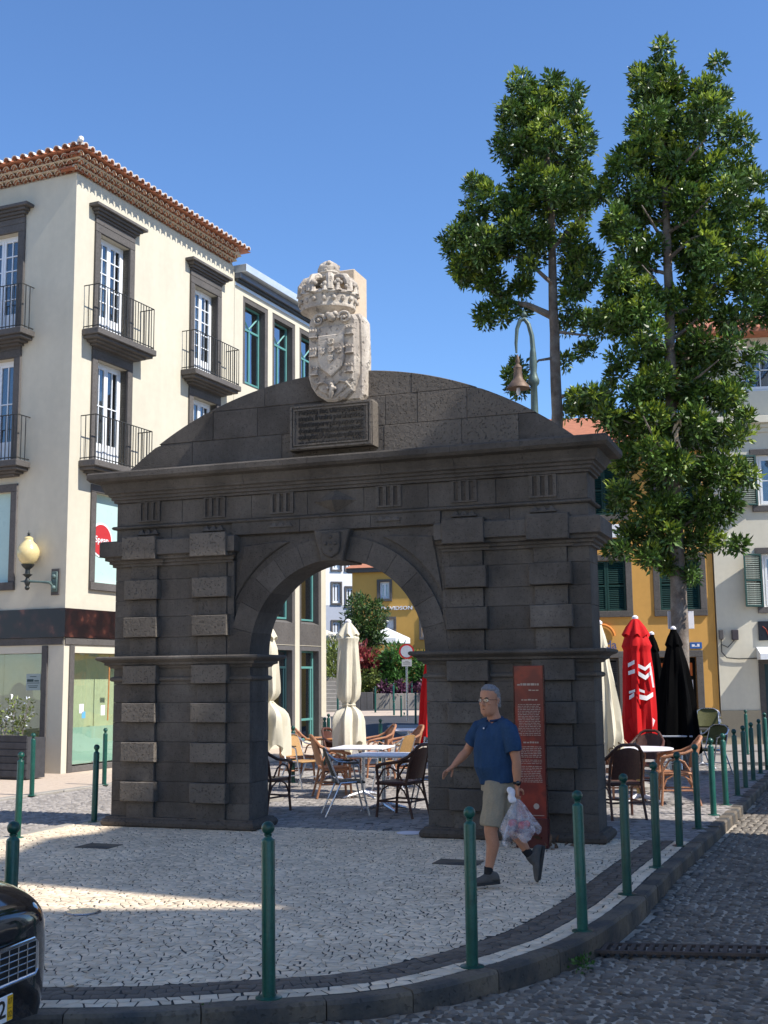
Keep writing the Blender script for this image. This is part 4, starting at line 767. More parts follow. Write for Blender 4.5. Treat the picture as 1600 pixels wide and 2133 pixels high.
b = MB(PR_); wallholes(b, .03, 8, 8.3, 10.5, [(.95, 2.8, 9.03, 10.15)], .15, o=-.15); b.build('attic_wall', CREAM3, ch, fixn=False); french_window(lambda t, o, z: (t, .15 - o, z), ch, .95, 2.8, 9.03, 10.15, .04, 2, 2, panel=0, leaves=2, back=DARK)
b = MB(); b.add([(-.1, -.5, 10.55), (8.2, -.5, 10.55), (8.2, 4, 12.2), (-.1, 4, 12.2), (8.2, 8.5, 10.55), (-.1, 8.5, 10.55), (-.1, -.5, 10.45), (8.2, -.5, 10.45), (8.2, .2, 10.45), (-.1, .2, 10.45)], [(0, 1, 2, 3), (3, 2, 4, 5), (0, 1, 7, 6), (6, 7, 8, 9)]); cr_ = b.build('roof', TILE, ch, fixn=False)
for i in range(36): o = obj('roof_tile', tm, cr_); o.location = (0 + i * .22, -.58, 10.58); o.rotation_euler = (.35, 0, 0)
sgb = bx(PR_, 1.02, 2.4, .0, .05, 2.58, 3.06, 'shop_sign', M('black_sign', (.012, .012, .018), .35), ch, .006); SR = M('sign_red', (.40, .06, .03), .5)
b = MB(PR_)
for k in range(4): z = 2.80 - k * .032; b.box(1.24 + k * .012, 1.6, .0505, .056, z, z + .02)
b.tube([(1.12, .054, 2.93), (1.2, .054, 2.86), (1.26, .054, 2.68), (1.6, .054, 2.68)], .01, 5)
b.build('cart_emblem', SR, sgb); b = MB(PR_); b.tube([(1.27, .054, 2.85), (1.28, .054, 2.95), (1.34, .054, 2.97), (1.38, .054, 2.88)], .016, 6); b.tube([(1.38, .054, 2.86), (1.42, .054, 2.98), (1.5, .054, 2.97)], .016, 6); b.build('leaf_emblem', M('sign_green', (.06, .30, .06), .5), sgb)
b = MB(PR_); b.add([(.95, 0, 2.42), (3, 0, 2.42), (3, .55, 2.24), (.95, .55, 2.24), (3, .55, 2.10), (.95, .55, 2.10), (.95, 0, 2.10), (3, 0, 2.10)], [(0, 1, 2, 3), (3, 2, 4, 5), (0, 3, 5, 6)]); b.build('awning', WPAINT, ch, fixn=False)
fr = surround(PR_, ch, 1.12, 2.3, 0, 2.0, .14, .03, sill=False); bx(PR_, 1.14, 2.28, -.15, -.1, 0, 2.0, 'shop_door', DTEAL, ch)
b = MB(PR_); b.cbox(.36, .52, 0, .12, 2.60, 2.86, .015); b.build('meter_box', M('dark_meter_box', (.06, .05, .055), .5), ch); b = MB(PR_); b.cbox(.05, .16, 0, .1, 2.62, 2.86, .01); b.build('junction_box', CONCD, ch)
b = MB(PR_); b.tube([(.1, .04, 2.62), (.1, .04, 2.3), (.22, .04, 2.16), (.5, .04, 2.13), (1.0, .04, 2.14)], .014, 6); b.tube([(.1, .04, 2.5), (.25, .05, 2.42), (.42, .05, 2.6)], .011, 6); b.build('cable', IRON, ch, True)

# ------------------------------------------------------------------ far buildings seen through the arch
def far_win(P, par, t0, t1, z0, z1, fr=.16, back=CURTAIN): surround(P, par, t0, t1, z0, z1, fr, .06); french_window(P, par, t0, t1, z0, z1, .1, 1, 1, panel=0, back=back)
wA = at(672, 1412, 72); wb = thing('white_apartment_block', 'white apartment block with grey plinth beyond the annex', 'building', (wA.x, wA.y, 0), math.radians(18))
sc_ = 72 / 2450.0; tx = lambda px: (px - 672) * sc_; zz = lambda py, Y=72: 1.75 + (1413 - py) * Y / 2450 * 1.0
ws = [(694, 711, 1216, 1257), (694, 711, 1142, 1187), (694, 711, 1296, 1322), (724, 742, 1225, 1263), (724, 742, 1150, 1187), (752, 768, 1150, 1185), (752, 768, 1225, 1263), (694, 711, 1330, 1342), (724, 742, 1296, 1330)]
hs = [(tx(a), tx(c), zz(d), zz(b_)) for a, c, b_, d in ws]; b = MB(PR_); wallholes(b, -3, 9, zz(1262), 14, hs[:2] + hs[3:7]); b.build('wall', WHITEW, wb, fixn=False)
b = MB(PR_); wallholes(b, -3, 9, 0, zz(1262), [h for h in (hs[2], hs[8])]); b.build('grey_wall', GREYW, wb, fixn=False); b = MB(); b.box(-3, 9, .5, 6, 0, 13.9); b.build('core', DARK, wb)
for h in (hs[0], hs[1], hs[2], hs[3], hs[4], hs[5], hs[6], hs[8]): far_win(PR_, wb, *h, .11)
dA = at(735, 1412, 60); db = thing('ochre_shop_house', 'ochre corner building with white DAVIDSON lettering and grey eave', 'building', (dA.x, dA.y, 0), math.radians(-14))
s2 = 60 / 2450.0 / math.cos(math.radians(14)) * .985; td = lambda px: (px - 735) * s2; zd = lambda py, px=800: 1.75 + (1412 - py) * (60 - (px - 735) * s2 * .242) / 2450
b = MB(PR_); hs = [(td(793), td(814), zd(1249), zd(1214)), (td(806), td(822), zd(1312), zd(1292)), (td(880), td(896), zd(1330), zd(1292)), (td(870), td(890), zd(1249), zd(1214)), (6.2, 6.9, zd(1249), zd(1214)), (8.0, 8.7, zd(1249), zd(1214)), (9.8, 10.5, zd(1249), zd(1214)), (6.2, 6.9, zd(1330), zd(1292)), (8.0, 8.7, zd(1330), zd(1292))]
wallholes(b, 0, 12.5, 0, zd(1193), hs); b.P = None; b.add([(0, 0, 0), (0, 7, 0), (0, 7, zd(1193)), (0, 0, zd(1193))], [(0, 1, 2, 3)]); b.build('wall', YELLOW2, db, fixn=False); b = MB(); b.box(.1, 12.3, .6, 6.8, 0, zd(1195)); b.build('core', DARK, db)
for h in hs: far_win(PR_, db, *h, .13)
bx(PR_, -.25, 12.7, -.2, .22, zd(1193), zd(1184), 'eave', TRIM, db); b = MB(); zt = zd(1184); b.add([(-.3, -.3, zt), (12.8, -.3, zt), (12.8, 3.5, zt + 1.6), (1.2, 3.5, zt + 1.6), (-.3, 7, zt)], [(0, 1, 2, 3), (0, 3, 4)]); b.build('roof', TILE, db, fixn=False)
me = text_mesh('DAVIDSON', .26, .03, td(861) - td(797)); me.transform(STAND); me.materials.append(WPAINT); o = obj('wall_lettering', me, db); o.location = ((td(861) + td(797)) / 2, -.04, zd(1269, 830))
# retaining wall, steps
wallY = 52.0
def fx(px, Y=wallY): return (px - 800) * Y / 2450
def fz(py, Y=wallY): return 1.75 + (1412 - py) * Y / 2450
rw = thing('retaining_wall', 'low grey concrete retaining wall under the flowering hedge', 'retaining wall')
xs_ = np.linspace(fx(776), fx(960), 7)
for i in range(6): b = MB(); b.cbox(xs_[i] + .005, xs_[i + 1] - .005, wallY - .15, wallY + .2, .1, fz(1444), .01); b.build('wall_panel', CONC, rw)
dw = thing('planter_wall', 'dark grey panelled planter wall beside the stone steps', 'planter wall'); xs_ = np.linspace(fx(708), fx(774), 6)
for i in range(5): b = MB(); b.cbox(xs_[i] + .006, xs_[i + 1] - .006, wallY - .6, wallY - .1, .1, fz(1441), .01); b.build('wall_panel', CONCD, dw)
b = MB(); b.cbox(fx(650), fx(708), wallY + 1.8, wallY + 2.4, 0, fz(1414, 54), .01); b.build('upper_panel', CONCD, dw)
stp = thing('stone_steps', 'grey stone steps climbing between planters behind the annex', 'steps')
for i in range(9): b = MB(); b.cbox(fx(560), fx(712), wallY - 2.2 + i * .36, wallY + 2.5, .3 + i * .0, .46 + i * .165, .015); b.build('step', CONC, stp)
b = MB(); b.box(fx(560), fx(980), wallY + .2, 58.5, 0, fz(1446)); tag(b.build('terrace', GROUT), kind='structure')
b = MB(); b.add([(-22, 46.5, .285), (22, 46.5, .285), (22, wallY, .40), (-22, wallY, .40)], [(0, 1, 2, 3)]); tag(b.build('far_sidewalk', SANDP), kind='structure')
b = MB(); isl = [at(x, y, Y) for x, y, Y in ((806, 1513, 40), (830, 1500, 43), (930, 1496, 43), (930, 1545, 33), (840, 1528, 35.5))]; b.add([(p.x, p.y, .16 if k not in (3, 4) else .1) for k, p in enumerate(isl)] + [(p.x, p.y, -.1) for p in isl], [(0, 1, 2, 3, 4)] + [(k, (k + 1) % 5, 5 + (k + 1) % 5, 5 + k) for k in range(5)]); tag(b.build('traffic_island', PAVEG), kind='structure')

# ------------------------------------------------------------------ vegetation
def leaf_cloud(name, blobs, L, Wd, mats, parent=None, per=7, young=.0, up=.35, seed=1, shell=(.35, 1.05), droop=0.0, tuft=.22):
    r = np.random.default_rng(seed); base = []; dirs = []; mi = []
    for (c, R, n) in blobs:
        d = r.normal(0, 1, (n, 3)); d /= np.linalg.norm(d, axis=1)[:, None]; f = shell[0] + (shell[1] - shell[0]) * r.random((n, 1)) ** .6
        p = np.array(c) + d * np.array(R) * f; upper = (r.random(n) < young * (1 + 1.2 * d[:, 2])) & (f[:, 0] > .75)  # second tone favours upper outer tufts, painting sunlight onto the tree crowns
        for k in range(per):
            e = r.normal(0, 1, (n, 3)) + d * .5 + np.array((0, 0, up)); e[:, 2] -= droop; e /= np.linalg.norm(e, axis=1)[:, None]
            q = e * .8 + d * .35 + np.array((0, 0, up * .5)) + r.normal(0, .35, (n, 3)); q /= np.linalg.norm(q, axis=1)[:, None]
            base.append(p + e * (L * 5 * tuft * r.random((n, 1)) ** .7)); dirs.append(q); mi.append(upper)
    p = np.concatenate(base); q = np.concatenate(dirs); mi = np.concatenate(mi); n = len(p); ln = L * r.uniform(.7, 1.25, (n, 1)); s = np.cross(q, r.normal(0, 1, (n, 3))); s /= np.maximum(np.linalg.norm(s, axis=1)[:, None], 1e-6); nn = np.cross(q, s)
    w = Wd * r.uniform(.7, 1.3, (n, 1)) * .5; V = np.stack((p, p + q * ln * .45 + s * w + nn * w * .35, p + q * ln - nn * ln * .12, p + q * ln * .45 - s * w + nn * w * .35), 1).reshape(-1, 3)
    me = fast_mesh(name, V, np.full(n, 4), np.arange(4 * n)); o = obj(name, me, parent, mats)
    if len(mats) > 1: me.polygons.foreach_set('material_index', mi.astype(np.int32))
    return o
def blobs_from_px(lst, Y, dens, depth=1.0, seed=3):
    r = np.random.default_rng(seed); out = []
    for x, y, rad in lst:
        R = max(rad - 15, 9) * Y / 2450 if Y < 30 else rad * .93 * Y / 2450
        for k in (-1, 0, 1):
            yy = Y + k * depth * r.uniform(.5, 1.0) * (.5 + R) + r.uniform(-.2, .2); c = at(x, y, Y); Rk = R * (1.0 if k == 0 else r.uniform(.7, .95))
            out.append(((c.x + (r.normal(0, .12) if k else 0), yy, c.z + (r.normal(0, .12) if k else 0)), (Rk, Rk, Rk), int(dens * Rk ** 2 * 12) + 6))
    return out
def limb(mb, pts, r0, r1, n=8):
    P_ = [Vector(p) for p in pts]; m = 4; Q = []
    for i in range(len(P_) - 1):
        for k in range(m): Q.append(P_[i].lerp(P_[i + 1], k / m) + Vector((U(-1, 1), U(-1, 1), 0)) * r1 * .35)
    Q.append(P_[-1]); mb.tube(Q, [r0 + (r1 - r0) * i / (len(Q) - 1) for i in range(len(Q))], n)
YA, YB = 24.0, 22.0
trA = thing('slender_tree', 'slender evergreen tree with bare lower trunk behind the arch', 'tree', group='two tall evergreen trees')
b = MB(); limb(b, [(at(1166, 1500, YA).x, YA, 0), at(1164, 1000, YA), at(1160, 860, YA), at(1153, 640, YA), at(1150, 470, YA), at(1140, 330, YA), at(1145, 230, YA)], .16, .035, 10); b.build('trunk', BARK, trA, True)
b = MB()
for pl_, r0 in (([(1153, 660), (1100, 635), (1060, 615), (1010, 590)], .09), ([(1150, 590), (1090, 545), (1040, 520)], .055), ([(1153, 690), (1200, 700), (1230, 720)], .04), ([(1158, 745), (1120, 755), (1085, 780)], .035), ([(1162, 830), (1210, 815), (1260, 830)], .045), ([(1150, 520), (1200, 470), (1230, 430)], .05), ([(1145, 420), (1100, 380), (1070, 330)], .05), ([(1143, 330), (1180, 280), (1200, 240)], .04), ([(1155, 620), (1200, 600), (1235, 625)], .035)): limb(b, [at(x, y, YA + U(-.1, .1)) - Vector((0, 0, 0)) + Vector((0, k * U(-.35, .35), 0)) for k, (x, y) in enumerate(pl_)], r0, .012, 6)
b.build('limbs', BARK, trA, True)
BA = [(1150, 188, 32), (1085, 205, 42), (1060, 250, 38), (1120, 230, 52), (1185, 225, 42), (1215, 285, 36), (1065, 310, 44), (1130, 310, 66), (1200, 350, 46), (1075, 350, 30), (998, 395, 30), (1105, 390, 45), (1150, 420, 60), (1210, 430, 48), (1060, 440, 48), (990, 450, 42), (945, 500, 36), (1000, 520, 56), (1065, 505, 48), (1120, 500, 45), (970, 570, 40), (1020, 590, 42), (1085, 590, 34), (1195, 510, 46), (1205, 590, 40), (1230, 540, 30), (1010, 650, 30), (1060, 650, 26), (1190, 650, 32), (1230, 680, 28), (1085, 810, 24), (1065, 780, 20), (1210, 740, 22), (1200, 850, 22), (1240, 845, 28)]
leaf_cloud('crown', blobs_from_px(BA, YA, 17, 1.0, 3), .125, .052, [LEAF, LEAF_LIT], trA, 24, .34, seed=21, shell=(.35, .97), tuft=.24)
trB = thing('tall_tree', 'taller leafy evergreen tree growing in front of the ochre house', 'tree', group='two tall evergreen trees')
b = MB(); bb = at(1418, 1550, YB); limb(b, [(bb.x, YB, 0), at(1416, 1300, YB), at(1410, 1150, YB), at(1398, 900, YB), at(1395, 650, YB), at(1388, 450, YB), at(1380, 260, YB), at(1375, 165, YB)], .185, .03, 12); b.build('trunk', BARK, trB, True)
b = MB()
for i in range(34):
    y = 1130 - i * 28; x = 1408 - (1130 - y) * .03; sg = 1 if i % 2 else -1; e = min(U(50, 120), 12 + max(0, y - 130) * .16); k = U(-1.2, 1.2); limb(b, [at(x, y, YB), at(x + sg * e * .5, y - U(5, 35), YB) + Vector((0, k * .5, 0)), at(x + sg * e, y - U(20, 70), YB) + Vector((0, k, 0))], .045, .01, 6)
b.build('limbs', BARK, trB, True)
BBp = [(1370, 136, 30), (1350, 172, 34), (1395, 178, 40), (1340, 215, 38), (1400, 230, 55), (1485, 174, 20), (1470, 190, 34), (1500, 225, 36), (1345, 270, 46), (1430, 290, 62), (1515, 285, 34), (1315, 330, 44), (1380, 350, 60), (1470, 370, 62), (1550, 330, 26), (1545, 380, 38), (1285, 385, 40), (1330, 430, 55), (1420, 440, 62), (1510, 450, 56), (1570, 440, 36), (1275, 470, 38), (1310, 520, 46), (1450, 520, 60), (1540, 520, 48), (1590, 500, 34), (1350, 540, 40), (1480, 590, 56), (1560, 590, 44), (1290, 590, 46), (1340, 620, 42), (1420, 610, 36), (1600, 590, 40), (1265, 650, 40), (1310, 680, 50), (1445, 660, 40), (1520, 660, 36), (1580, 660, 34), (1350, 730, 46), (1290, 750, 34), (1440, 740, 50), (1500, 750, 48), (1370, 800, 48), (1320, 820, 42), (1450, 820, 55), (1520, 830, 44), (1555, 760, 24), (1290, 880, 38), (1350, 890, 52), (1440, 900, 58), (1510, 910, 42), (1545, 870, 24), (1250, 850, 30), (1215, 862, 22), (1310, 960, 44), (1380, 980, 52), (1460, 990, 54), (1525, 980, 34), (1305, 1040, 36), (1370, 1060, 50), (1440, 1080, 48), (1505, 1060, 36), (1320, 1110, 38), (1390, 1130, 44), (1450, 1140, 34), (1510, 1130, 26), (1345, 1160, 30), (1400, 1185, 26), (1425, 1200, 20), (1290, 1140, 22)]
leaf_cloud('crown', blobs_from_px(BBp, YB, 17, 1.0, 5), .125, .052, [LEAF, LEAF_LIT], trB, 24, .30, seed=22, shell=(.35, .97), tuft=.24)
b = MB(); c = at(1412, 885, YB - .6)
for k in range(9): b.tube([c + Vector((U(-.05, .05), 0, .25 - k * .06)), c + Vector((U(-.15, .1), -.05, .1 - k * .07))], [.03, .008], 5)
o = b.build('dry_frond', M('dry_straw', (.55, .42, .28), .9), trB)
# planting beyond the street
def shrub(name, label, cat, px, Y, dens, L, Wd, mats, per=6, seed=1, stems=True, **k):
    pts = [(x, y) for x, y, r_ in px]; cx = sum(p[0] for p in pts) / len(pts); by = max(y + r_ for x, y, r_ in px); c = at(cx, by, Y); t = thing(name, label, cat)
    leaf_cloud('foliage', blobs_from_px(px, Y, dens, .8, seed), L, Wd, mats, t, per, seed=seed, **k)
    b = MB()
    for x, y, r_ in px[:6]: limb(b, [(c.x + U(-.1, .1), Y, c.z - .2), at((x + cx) / 2, (y + by) / 2, Y), at(x, y, Y)], .04, .01, 5)
    b.build('stems', BARK, t, True); return t
shrub('small_tree', 'small dark leafy tree before the DAVIDSON building', 'tree', [(742, 1262, 14), (760, 1258, 13), (780, 1264, 12), (738, 1285, 16), (762, 1290, 22), (785, 1288, 15), (755, 1315, 22), (785, 1315, 20), (770, 1335, 16), (762, 1350, 12), (752, 1340, 10), (790, 1335, 10)], 56, 9, .20, .08, [LEAF2], seed=31)
b = MB(); limb(b, [(at(775, 1440, 56).x, 56, fz(1446)), at(772, 1390, 56), at(765, 1330, 56)], .12, .05, 7); b.build('trunk', BARK, bpy.data.objects['small_tree'], True)
shrub('red_shrub', 'shrub with dark red leaves left of the round sign', 'shrub', [(752, 1362, 14), (770, 1375, 16), (785, 1390, 14), (755, 1385, 14), (768, 1398, 12)], 53.6, 14, .26, .12, [LEAFR, LEAFO], seed=32, young=.15)
shrub('olive_hedge', 'rounded yellow green hedge above the planter wall', 'hedge', [(748, 1420, 14), (765, 1415, 16), (782, 1420, 15), (755, 1432, 12), (775, 1434, 13), (792, 1434, 9)], 52.8, 18, .14, .07, [LEAFO], seed=33)
shrub('oleander_shrub', 'bright green shrub with pink blossom behind the round sign', 'shrub', [(808, 1375, 14), (830, 1365, 15), (812, 1395, 17), (835, 1390, 17), (825, 1412, 17), (805, 1412, 10), (842, 1415, 12)], 53.0, 16, .24, .07, [LEAF3, PINK], seed=34, young=.04)
shrub('oleander_shrub', 'bright green shrub right of the round sign post', 'shrub', [(866, 1385, 13), (882, 1392, 13), (868, 1408, 14), (886, 1412, 13), (900, 1395, 16)], 53.2, 16, .24, .07, [LEAF3], seed=35)
shrub('purple_ground_cover', 'low purple leaved plants along the concrete wall top', 'plants', [(x, 1437, 7) for x in range(800, 930, 11)], 52.4, 30, .16, .08, [LEAFP], seed=36)
shrub('yellow_palm_shrub', 'yellow green strappy plant beside the steps', 'plant', [(696, 1362, 8), (700, 1385, 10), (694, 1405, 10), (704, 1408, 8)], 53.5, 16, .4, .07, [LEAFO], seed=37, up=.7)
t = thing('potted_oleander', 'sparse flowering shrub growing in the dark planter box', 'shrub'); YP = 22.0
b = MB(); bl = []
for x0, y0, x1, y1 in ((8, 1538, -8, 1480), (25, 1538, 30, 1462), (45, 1538, 62, 1458), (12, 1538, 18, 1470), (35, 1538, 45, 1500), (-10, 1538, -20, 1470), (-40, 1538, -45, 1475), (-60, 1538, -70, 1470)):
    p0, p1 = at(x0, y0, YP), at(x1, y1, YP); b.tube([p0, p0.lerp(p1, .5) + Vector((U(-.03, .03), 0, 0)), p1], [.012, .009, .004], 5)
    for q in (.35, .55, .75, .95): c = p0.lerp(p1, q); bl.append((tuple(c), (.07, .07, .08), 5))
b.build('stems', BARK, t, True); leaf_cloud('foliage', bl, .085, .03, [LEAFO, WPAINT], t, 4, .25, seed=41)
# ------------------------------------------------------------------ bollards
BO = thing('bollard', None, 'bollard')
b = MB(); b.lathe([(0, -.1), (.038, -.1), (.038, .845), (.036, .853), (.024, .862), (.018, .870), (.018, .884), (0, .886)], 20); b.build('post', GREENP, BO, True)
b = MB(); b.ball((0, 0, .918), .0375, 20, 12); b.lathe([(.018, .872), (.023, .876), (.023, .881), (.018, .885)], 16); b.build('ball_finial', GREENP, BO, True)
b = MB(); b.lathe([(0, .0), (.075, .0), (.075, .006), (.05, .010), (.038, .012)], 20); b.build('foot_plate', GREENP, BO, True)
used = [False]
def bollard(p, label, group, tilt=0.0):
    o = BO if not used[0] else copy_tree(BO); used[0] = True
    o.location = p; o.rotation_euler = (U(-.012, .012), U(-.012, .012), U(0, 6)); o['label'] = label; o['group'] = group; return o
row = [((560, 2079), 'green bollard nearest the camera, standing alone before the arch opening'), ((984, 2014), "green bollard overlapping the walking man's shin"), ((1214, 1940), 'green bollard right of the red info panel, next after the one by the man'), ((1307, 1863), 'green bollard just right of the right pier of the arch'), ((1369, 1807), 'green bollard in front of the round white table, second past the pier'), ((1416, 1762), 'green bollard in front of the sun-toned rattan chair, third past the pier'), ((1455, 1726), 'dark bollard touching the rattan chair back, fourth past the pier'), ((1487, 1698), 'bright sunlit green bollard in the kerb row'), ((1513, 1677), 'bollard right after the bright sunlit one in the kerb row'), ((1537, 1657), 'second bollard after the bright sunlit one in the kerb row'), ((1554, 1641), 'third bollard after the bright sunlit one in the kerb row'), ((1570, 1626), 'fourth bollard after the bright sunlit one in the kerb row'), ((1585, 1611), 'fifth bollard after the bright sunlit one in the kerb row')]
for (x, y), lb in row: bollard(gp(x, y), lb, 'bollards along the curved kerb')
bollard(Vector((-2.16, 6.95, 0)), 'green bollard half hidden behind the black car', 'bollards along the curved kerb')
for (x, y), lb in (((36, 1745), 'green bollard at the left edge rising behind the one by the car'), ((196, 1712), 'dark bollard in shade beside the left pier'), ((66, 1657), 'green bollard with a white tag before the planter box'), ((217, 1635), 'faded bollard against the frosted shop window left of the arch'), ((610, 1630), 'bollard seen through the arch behind the leftmost cream parasol'), ((677, 1592), 'green bollard by the annex corner, seen through the arch'), ((684, 1575), 'thin dark bollard right beside the annex corner'), ((793, 1600), 'green bollard behind the white tables, seen through the arch')): bollard(gp(x, y), lb, 'bollards beside the side street')
fb = [(704, 1440, 1493, 'bollard at the foot of the far stone steps'), (782, 1431, 1479, 'bollard before the far retaining wall, nearest the cream parasol'), (820, 1424, 1472, 'bollard before the far retaining wall, left of the round sign'), (821, 1460, 1510, 'bollard on the traffic island, leftmost'), (836, 1450, 1501, 'bollard on the traffic island, just left of the sign post'), (843, 1485, 1535, 'green bollard on the traffic island, nearest of its group'), (858, 1423, 1468, 'bollard before the far retaining wall, right of the round sign'), (866, 1444, 1502, 'bollard on the traffic island, right of the sign post')]
for x, a, c, lb in fb: Y = .955 * 2450 / (c - a); bollard(at(x, c, Y), lb, 'bollards across the far street')
for x, a, c, lb in ((1557, 1481, 1570, 'dark bollard standing before the cream house wall'), (1598, 1488, 1594, 'dark bollard cut by the right edge of the picture')): Y = .955 * 2450 / (c - a); bollard(at(x, c, Y), lb, 'bollards by the cream house')
# ------------------------------------------------------------------ info totem
tp = gp(1111, 1766); tot = thing('info_panel', 'tall dark red glossy information panel before the right pier', 'info panel', (tp.x, tp.y, 0), AR)
TOT = print_mat('red_panel_print', (.13, .013, .012), (.23, .025, .015), (.07, .010, .010), 4.5); TXT = M('pale_print', (.36, .30, .26), .4, var=.05)
b = MB(); b.cbox(-.155, .155, -.02, .02, .10, 1.86, .004); tb_ = b.build('panel', TOT, tot); b = MB(); b.cbox(-.17, .17, -.05, .05, 0, .30, .006); b.build('base_box', M('oxblood_steel', (.07, .012, .012), .35), tot); b = MB(); b.box(-.165, -.155, -.025, .025, .1, 1.865); b.box(.155, .165, -.025, .025, .1, 1.865); b.build('edge_strip', M('dark_edge', (.05, .012, .012), .3), tot)
b = MB()
def txt_rows(b, z0, z1, step, h, x0=-.12, x1=.12):
    z = z0
    while z > z1:
        x = x0 + (U(0, .03) if random.random() < .2 else 0)
        while x < x1 - .012: w = min(U(.012, .045), x1 - x); b.box(x, x + w, -.0222, -.0205, z, z + h * U(.7, 1.1)); x += w + .007
        z -= step
txt_rows(b, 1.655, 1.62, .05, .022, -.12, .11); txt_rows(b, 1.60, 1.57, .04, .012, 0, .11); txt_rows(b, 1.50, 1.48, .05, .014, -.08, .09); txt_rows(b, 1.455, 1.13, .0175, .0065); txt_rows(b, 1.06, 1.045, .03, .018, -.07, .09); txt_rows(b, 1.02, .90, .0175, .0075); txt_rows(b, .885, .84, .0175, .006); txt_rows(b, .82, .66, .0175, .0065)
tag(b.build('printed_text', TXT, tb_), kind='stuff')
b = MB(); b.lathe([(0, 0), (.03, 0), (.03, .002), (0, .002)], 16); o = b.build('emblem', TXT, tb_); o.rotation_euler = (math.pi / 2, 0, 0); o.location = (.05, -.0206, .42)
b = MB(); b.box(-.11, .13, -.0222, -.0206, .325, .331); b.build('printed_line', TXT, tb_)
lv = leaf_cloud('fallen_leaves', [((tp.x + .22, tp.y - .1, .03), (.12, .08, .02), 10), ((tp.x - .18, tp.y - .05, .03), (.08, .06, .02), 6)], .09, .05, [M('dry_leaf', (.12, .07, .04), .8, isl=.5)], None, 2, seed=51); tag(lv, 'dry fallen leaves at the foot of the red info panel', 'leaves', kind='stuff')
lv2 = leaf_cloud('weeds', [(tuple(gp(1215, 2010, -.1)), (.06, .05, .03), 14), (tuple(gp(423, 2121, -.07)), (.02, .02, .07), 14)], .04, .02, [LEAF3], None, 4, seed=52); tag(lv2, 'small green weeds sprouting at the kerb', 'weeds', kind='stuff')
# ------------------------------------------------------------------ street lamp behind the arch
YL = 21.5; pb = at(1111, 760, YL); sl_ = thing('street_lamp', 'green cast iron street lamp with hooked arm and bell shade', 'street lamp', (pb.x, YL, 0)); S1 = YL / 2450
LGR = M('grey_green_iron', (.09, .13, .115), .5, var=.25, scale=9, metal=.2); zL = lambda y: at(1110, y, YL).z; xL = lambda x, y: at(x, y, YL).x - pb.x
b = MB(); b.lathe([(.12, 0), (.12, .5), (.08, .6), (.07, zL(860)), (.062, zL(805)), (.10, zL(800)), (.11, zL(793)), (.085, zL(786)), (.06, zL(775)), (.075, zL(760)), (.06, zL(735)), (.045, zL(725))], 14); b.build('post', LGR, sl_, True)
b = MB(); pts = [(xL(1111, 735), 0, zL(735)), (xL(1108, 700), 0, zL(700)), (xL(1101, 675), 0, zL(675)), (xL(1092, 664), 0, zL(664)), (xL(1083, 668), 0, zL(668)), (xL(1077, 685), 0, zL(685)), (xL(1075, 715), 0, zL(715)), (xL(1076, 735), 0, zL(735))]; b.tube(pts, [.05, .045, .042, .042, .04, .036, .03, .02], 8); b.ball((xL(1092, 656), 0, zL(655)), .05, 10, 6); b.tube([(xL(1092, 656), 0, zL(655)), (xL(1092, 646), 0, zL(645))], [.03, .006], 6); b.build('hook_arm', LGR, sl_, True)
LR_ = M('rusty_copper', (.15, .10, .07), .6, var=.3, scale=9, metal=.3); cx = xL(1079, 780)
b = MB(); b.lathe([(.012, zL(738)), (.03, zL(745)), (.045, zL(752)), (.03, zL(758)), (.07, zL(763)), (.085, zL(766)), (.075, zL(770)), (.085, zL(785)), (.10, zL(790)), (.15, zL(797)), (.215, zL(806)), (.22, zL(809)), (.18, zL(806))], 18, (cx, 0, 0)); b.build('bell_shade', LR_, sl_, True)
b = MB(); b.lathe([(.03, zL(808)), (.04, zL(815)), (.03, zL(822)), (0, zL(824))], 10, (cx, 0, 0)); b.build('bulb', WPLASTIC, sl_, True)
# round no-entry sign
YS = 43.0; pc = at(847, 1357, YS); gb = at(849, 1512, YS); sg_ = thing('round_road_sign', 'round white road sign with red rim on a thin post', 'road sign', (pc.x, YS, 0))
b = MB(); b.tube([(0, 0, gb.z), (0, 0, pc.z)], .035, 8); b.build('post', STEEL, sg_)
for r_, y0, mt, nm in ((.275, -.05, M('red_reflective', (.42, .012, .02), .4), 'rim'), (.215, -.056, M('grey_white_face', (.42, .44, .50), .4), 'face')):
    b = MB(lambda x, y, z: (x, y0 - z, pc.z + y)); b.lathe([(0, 0), (r_, 0), (r_, .008), (0, .008)], 28); b.build(nm, mt, sg_)
b = MB(); b.cbox(-.18, .18, -.055, -.045, at(847, 1388, YS).z, at(847, 1374, YS).z, .003); q_ = b.build('sub_plate', M('grey_plate', (.45, .45, .46), .5), sg_)
b = MB(); z_ = at(847, 1381, YS).z
for k, (a, c) in enumerate(((-.07, .07), (-.14, .13), (-.13, .14))): b.box(a, c, -.0565, -.0555, z_ + .05 - k * .05, z_ + .065 - k * .05)
b.build('plate_lettering', IRON, q_)
# white sign plates fixed on the tree trunk
b = MB(); c = at(1418, 1290, YB + .22); b.cbox(c.x - .245, c.x + .245, YB + .2, YB + .22, at(1418, 1309, YB).z, at(1418, 1272, YB).z, .004); o = b.build('sign_board', WPLASTIC); tag(o, 'white board fixed behind the tall tree trunk', 'sign')
bollard_stone = MB(); p = gp(679, 1558); bollard_stone.lathe([(0, 0), (.13, 0), (.13, .72), (.11, .78), (0, .80)], 14); o = bollard_stone.build('stone_post', M('pale_stone_post', (.42, .38, .34), .9), smooth=True); o.location = (p.x, p.y, 0); tag(o, 'short pale rounded stone post at the annex corner', 'post')
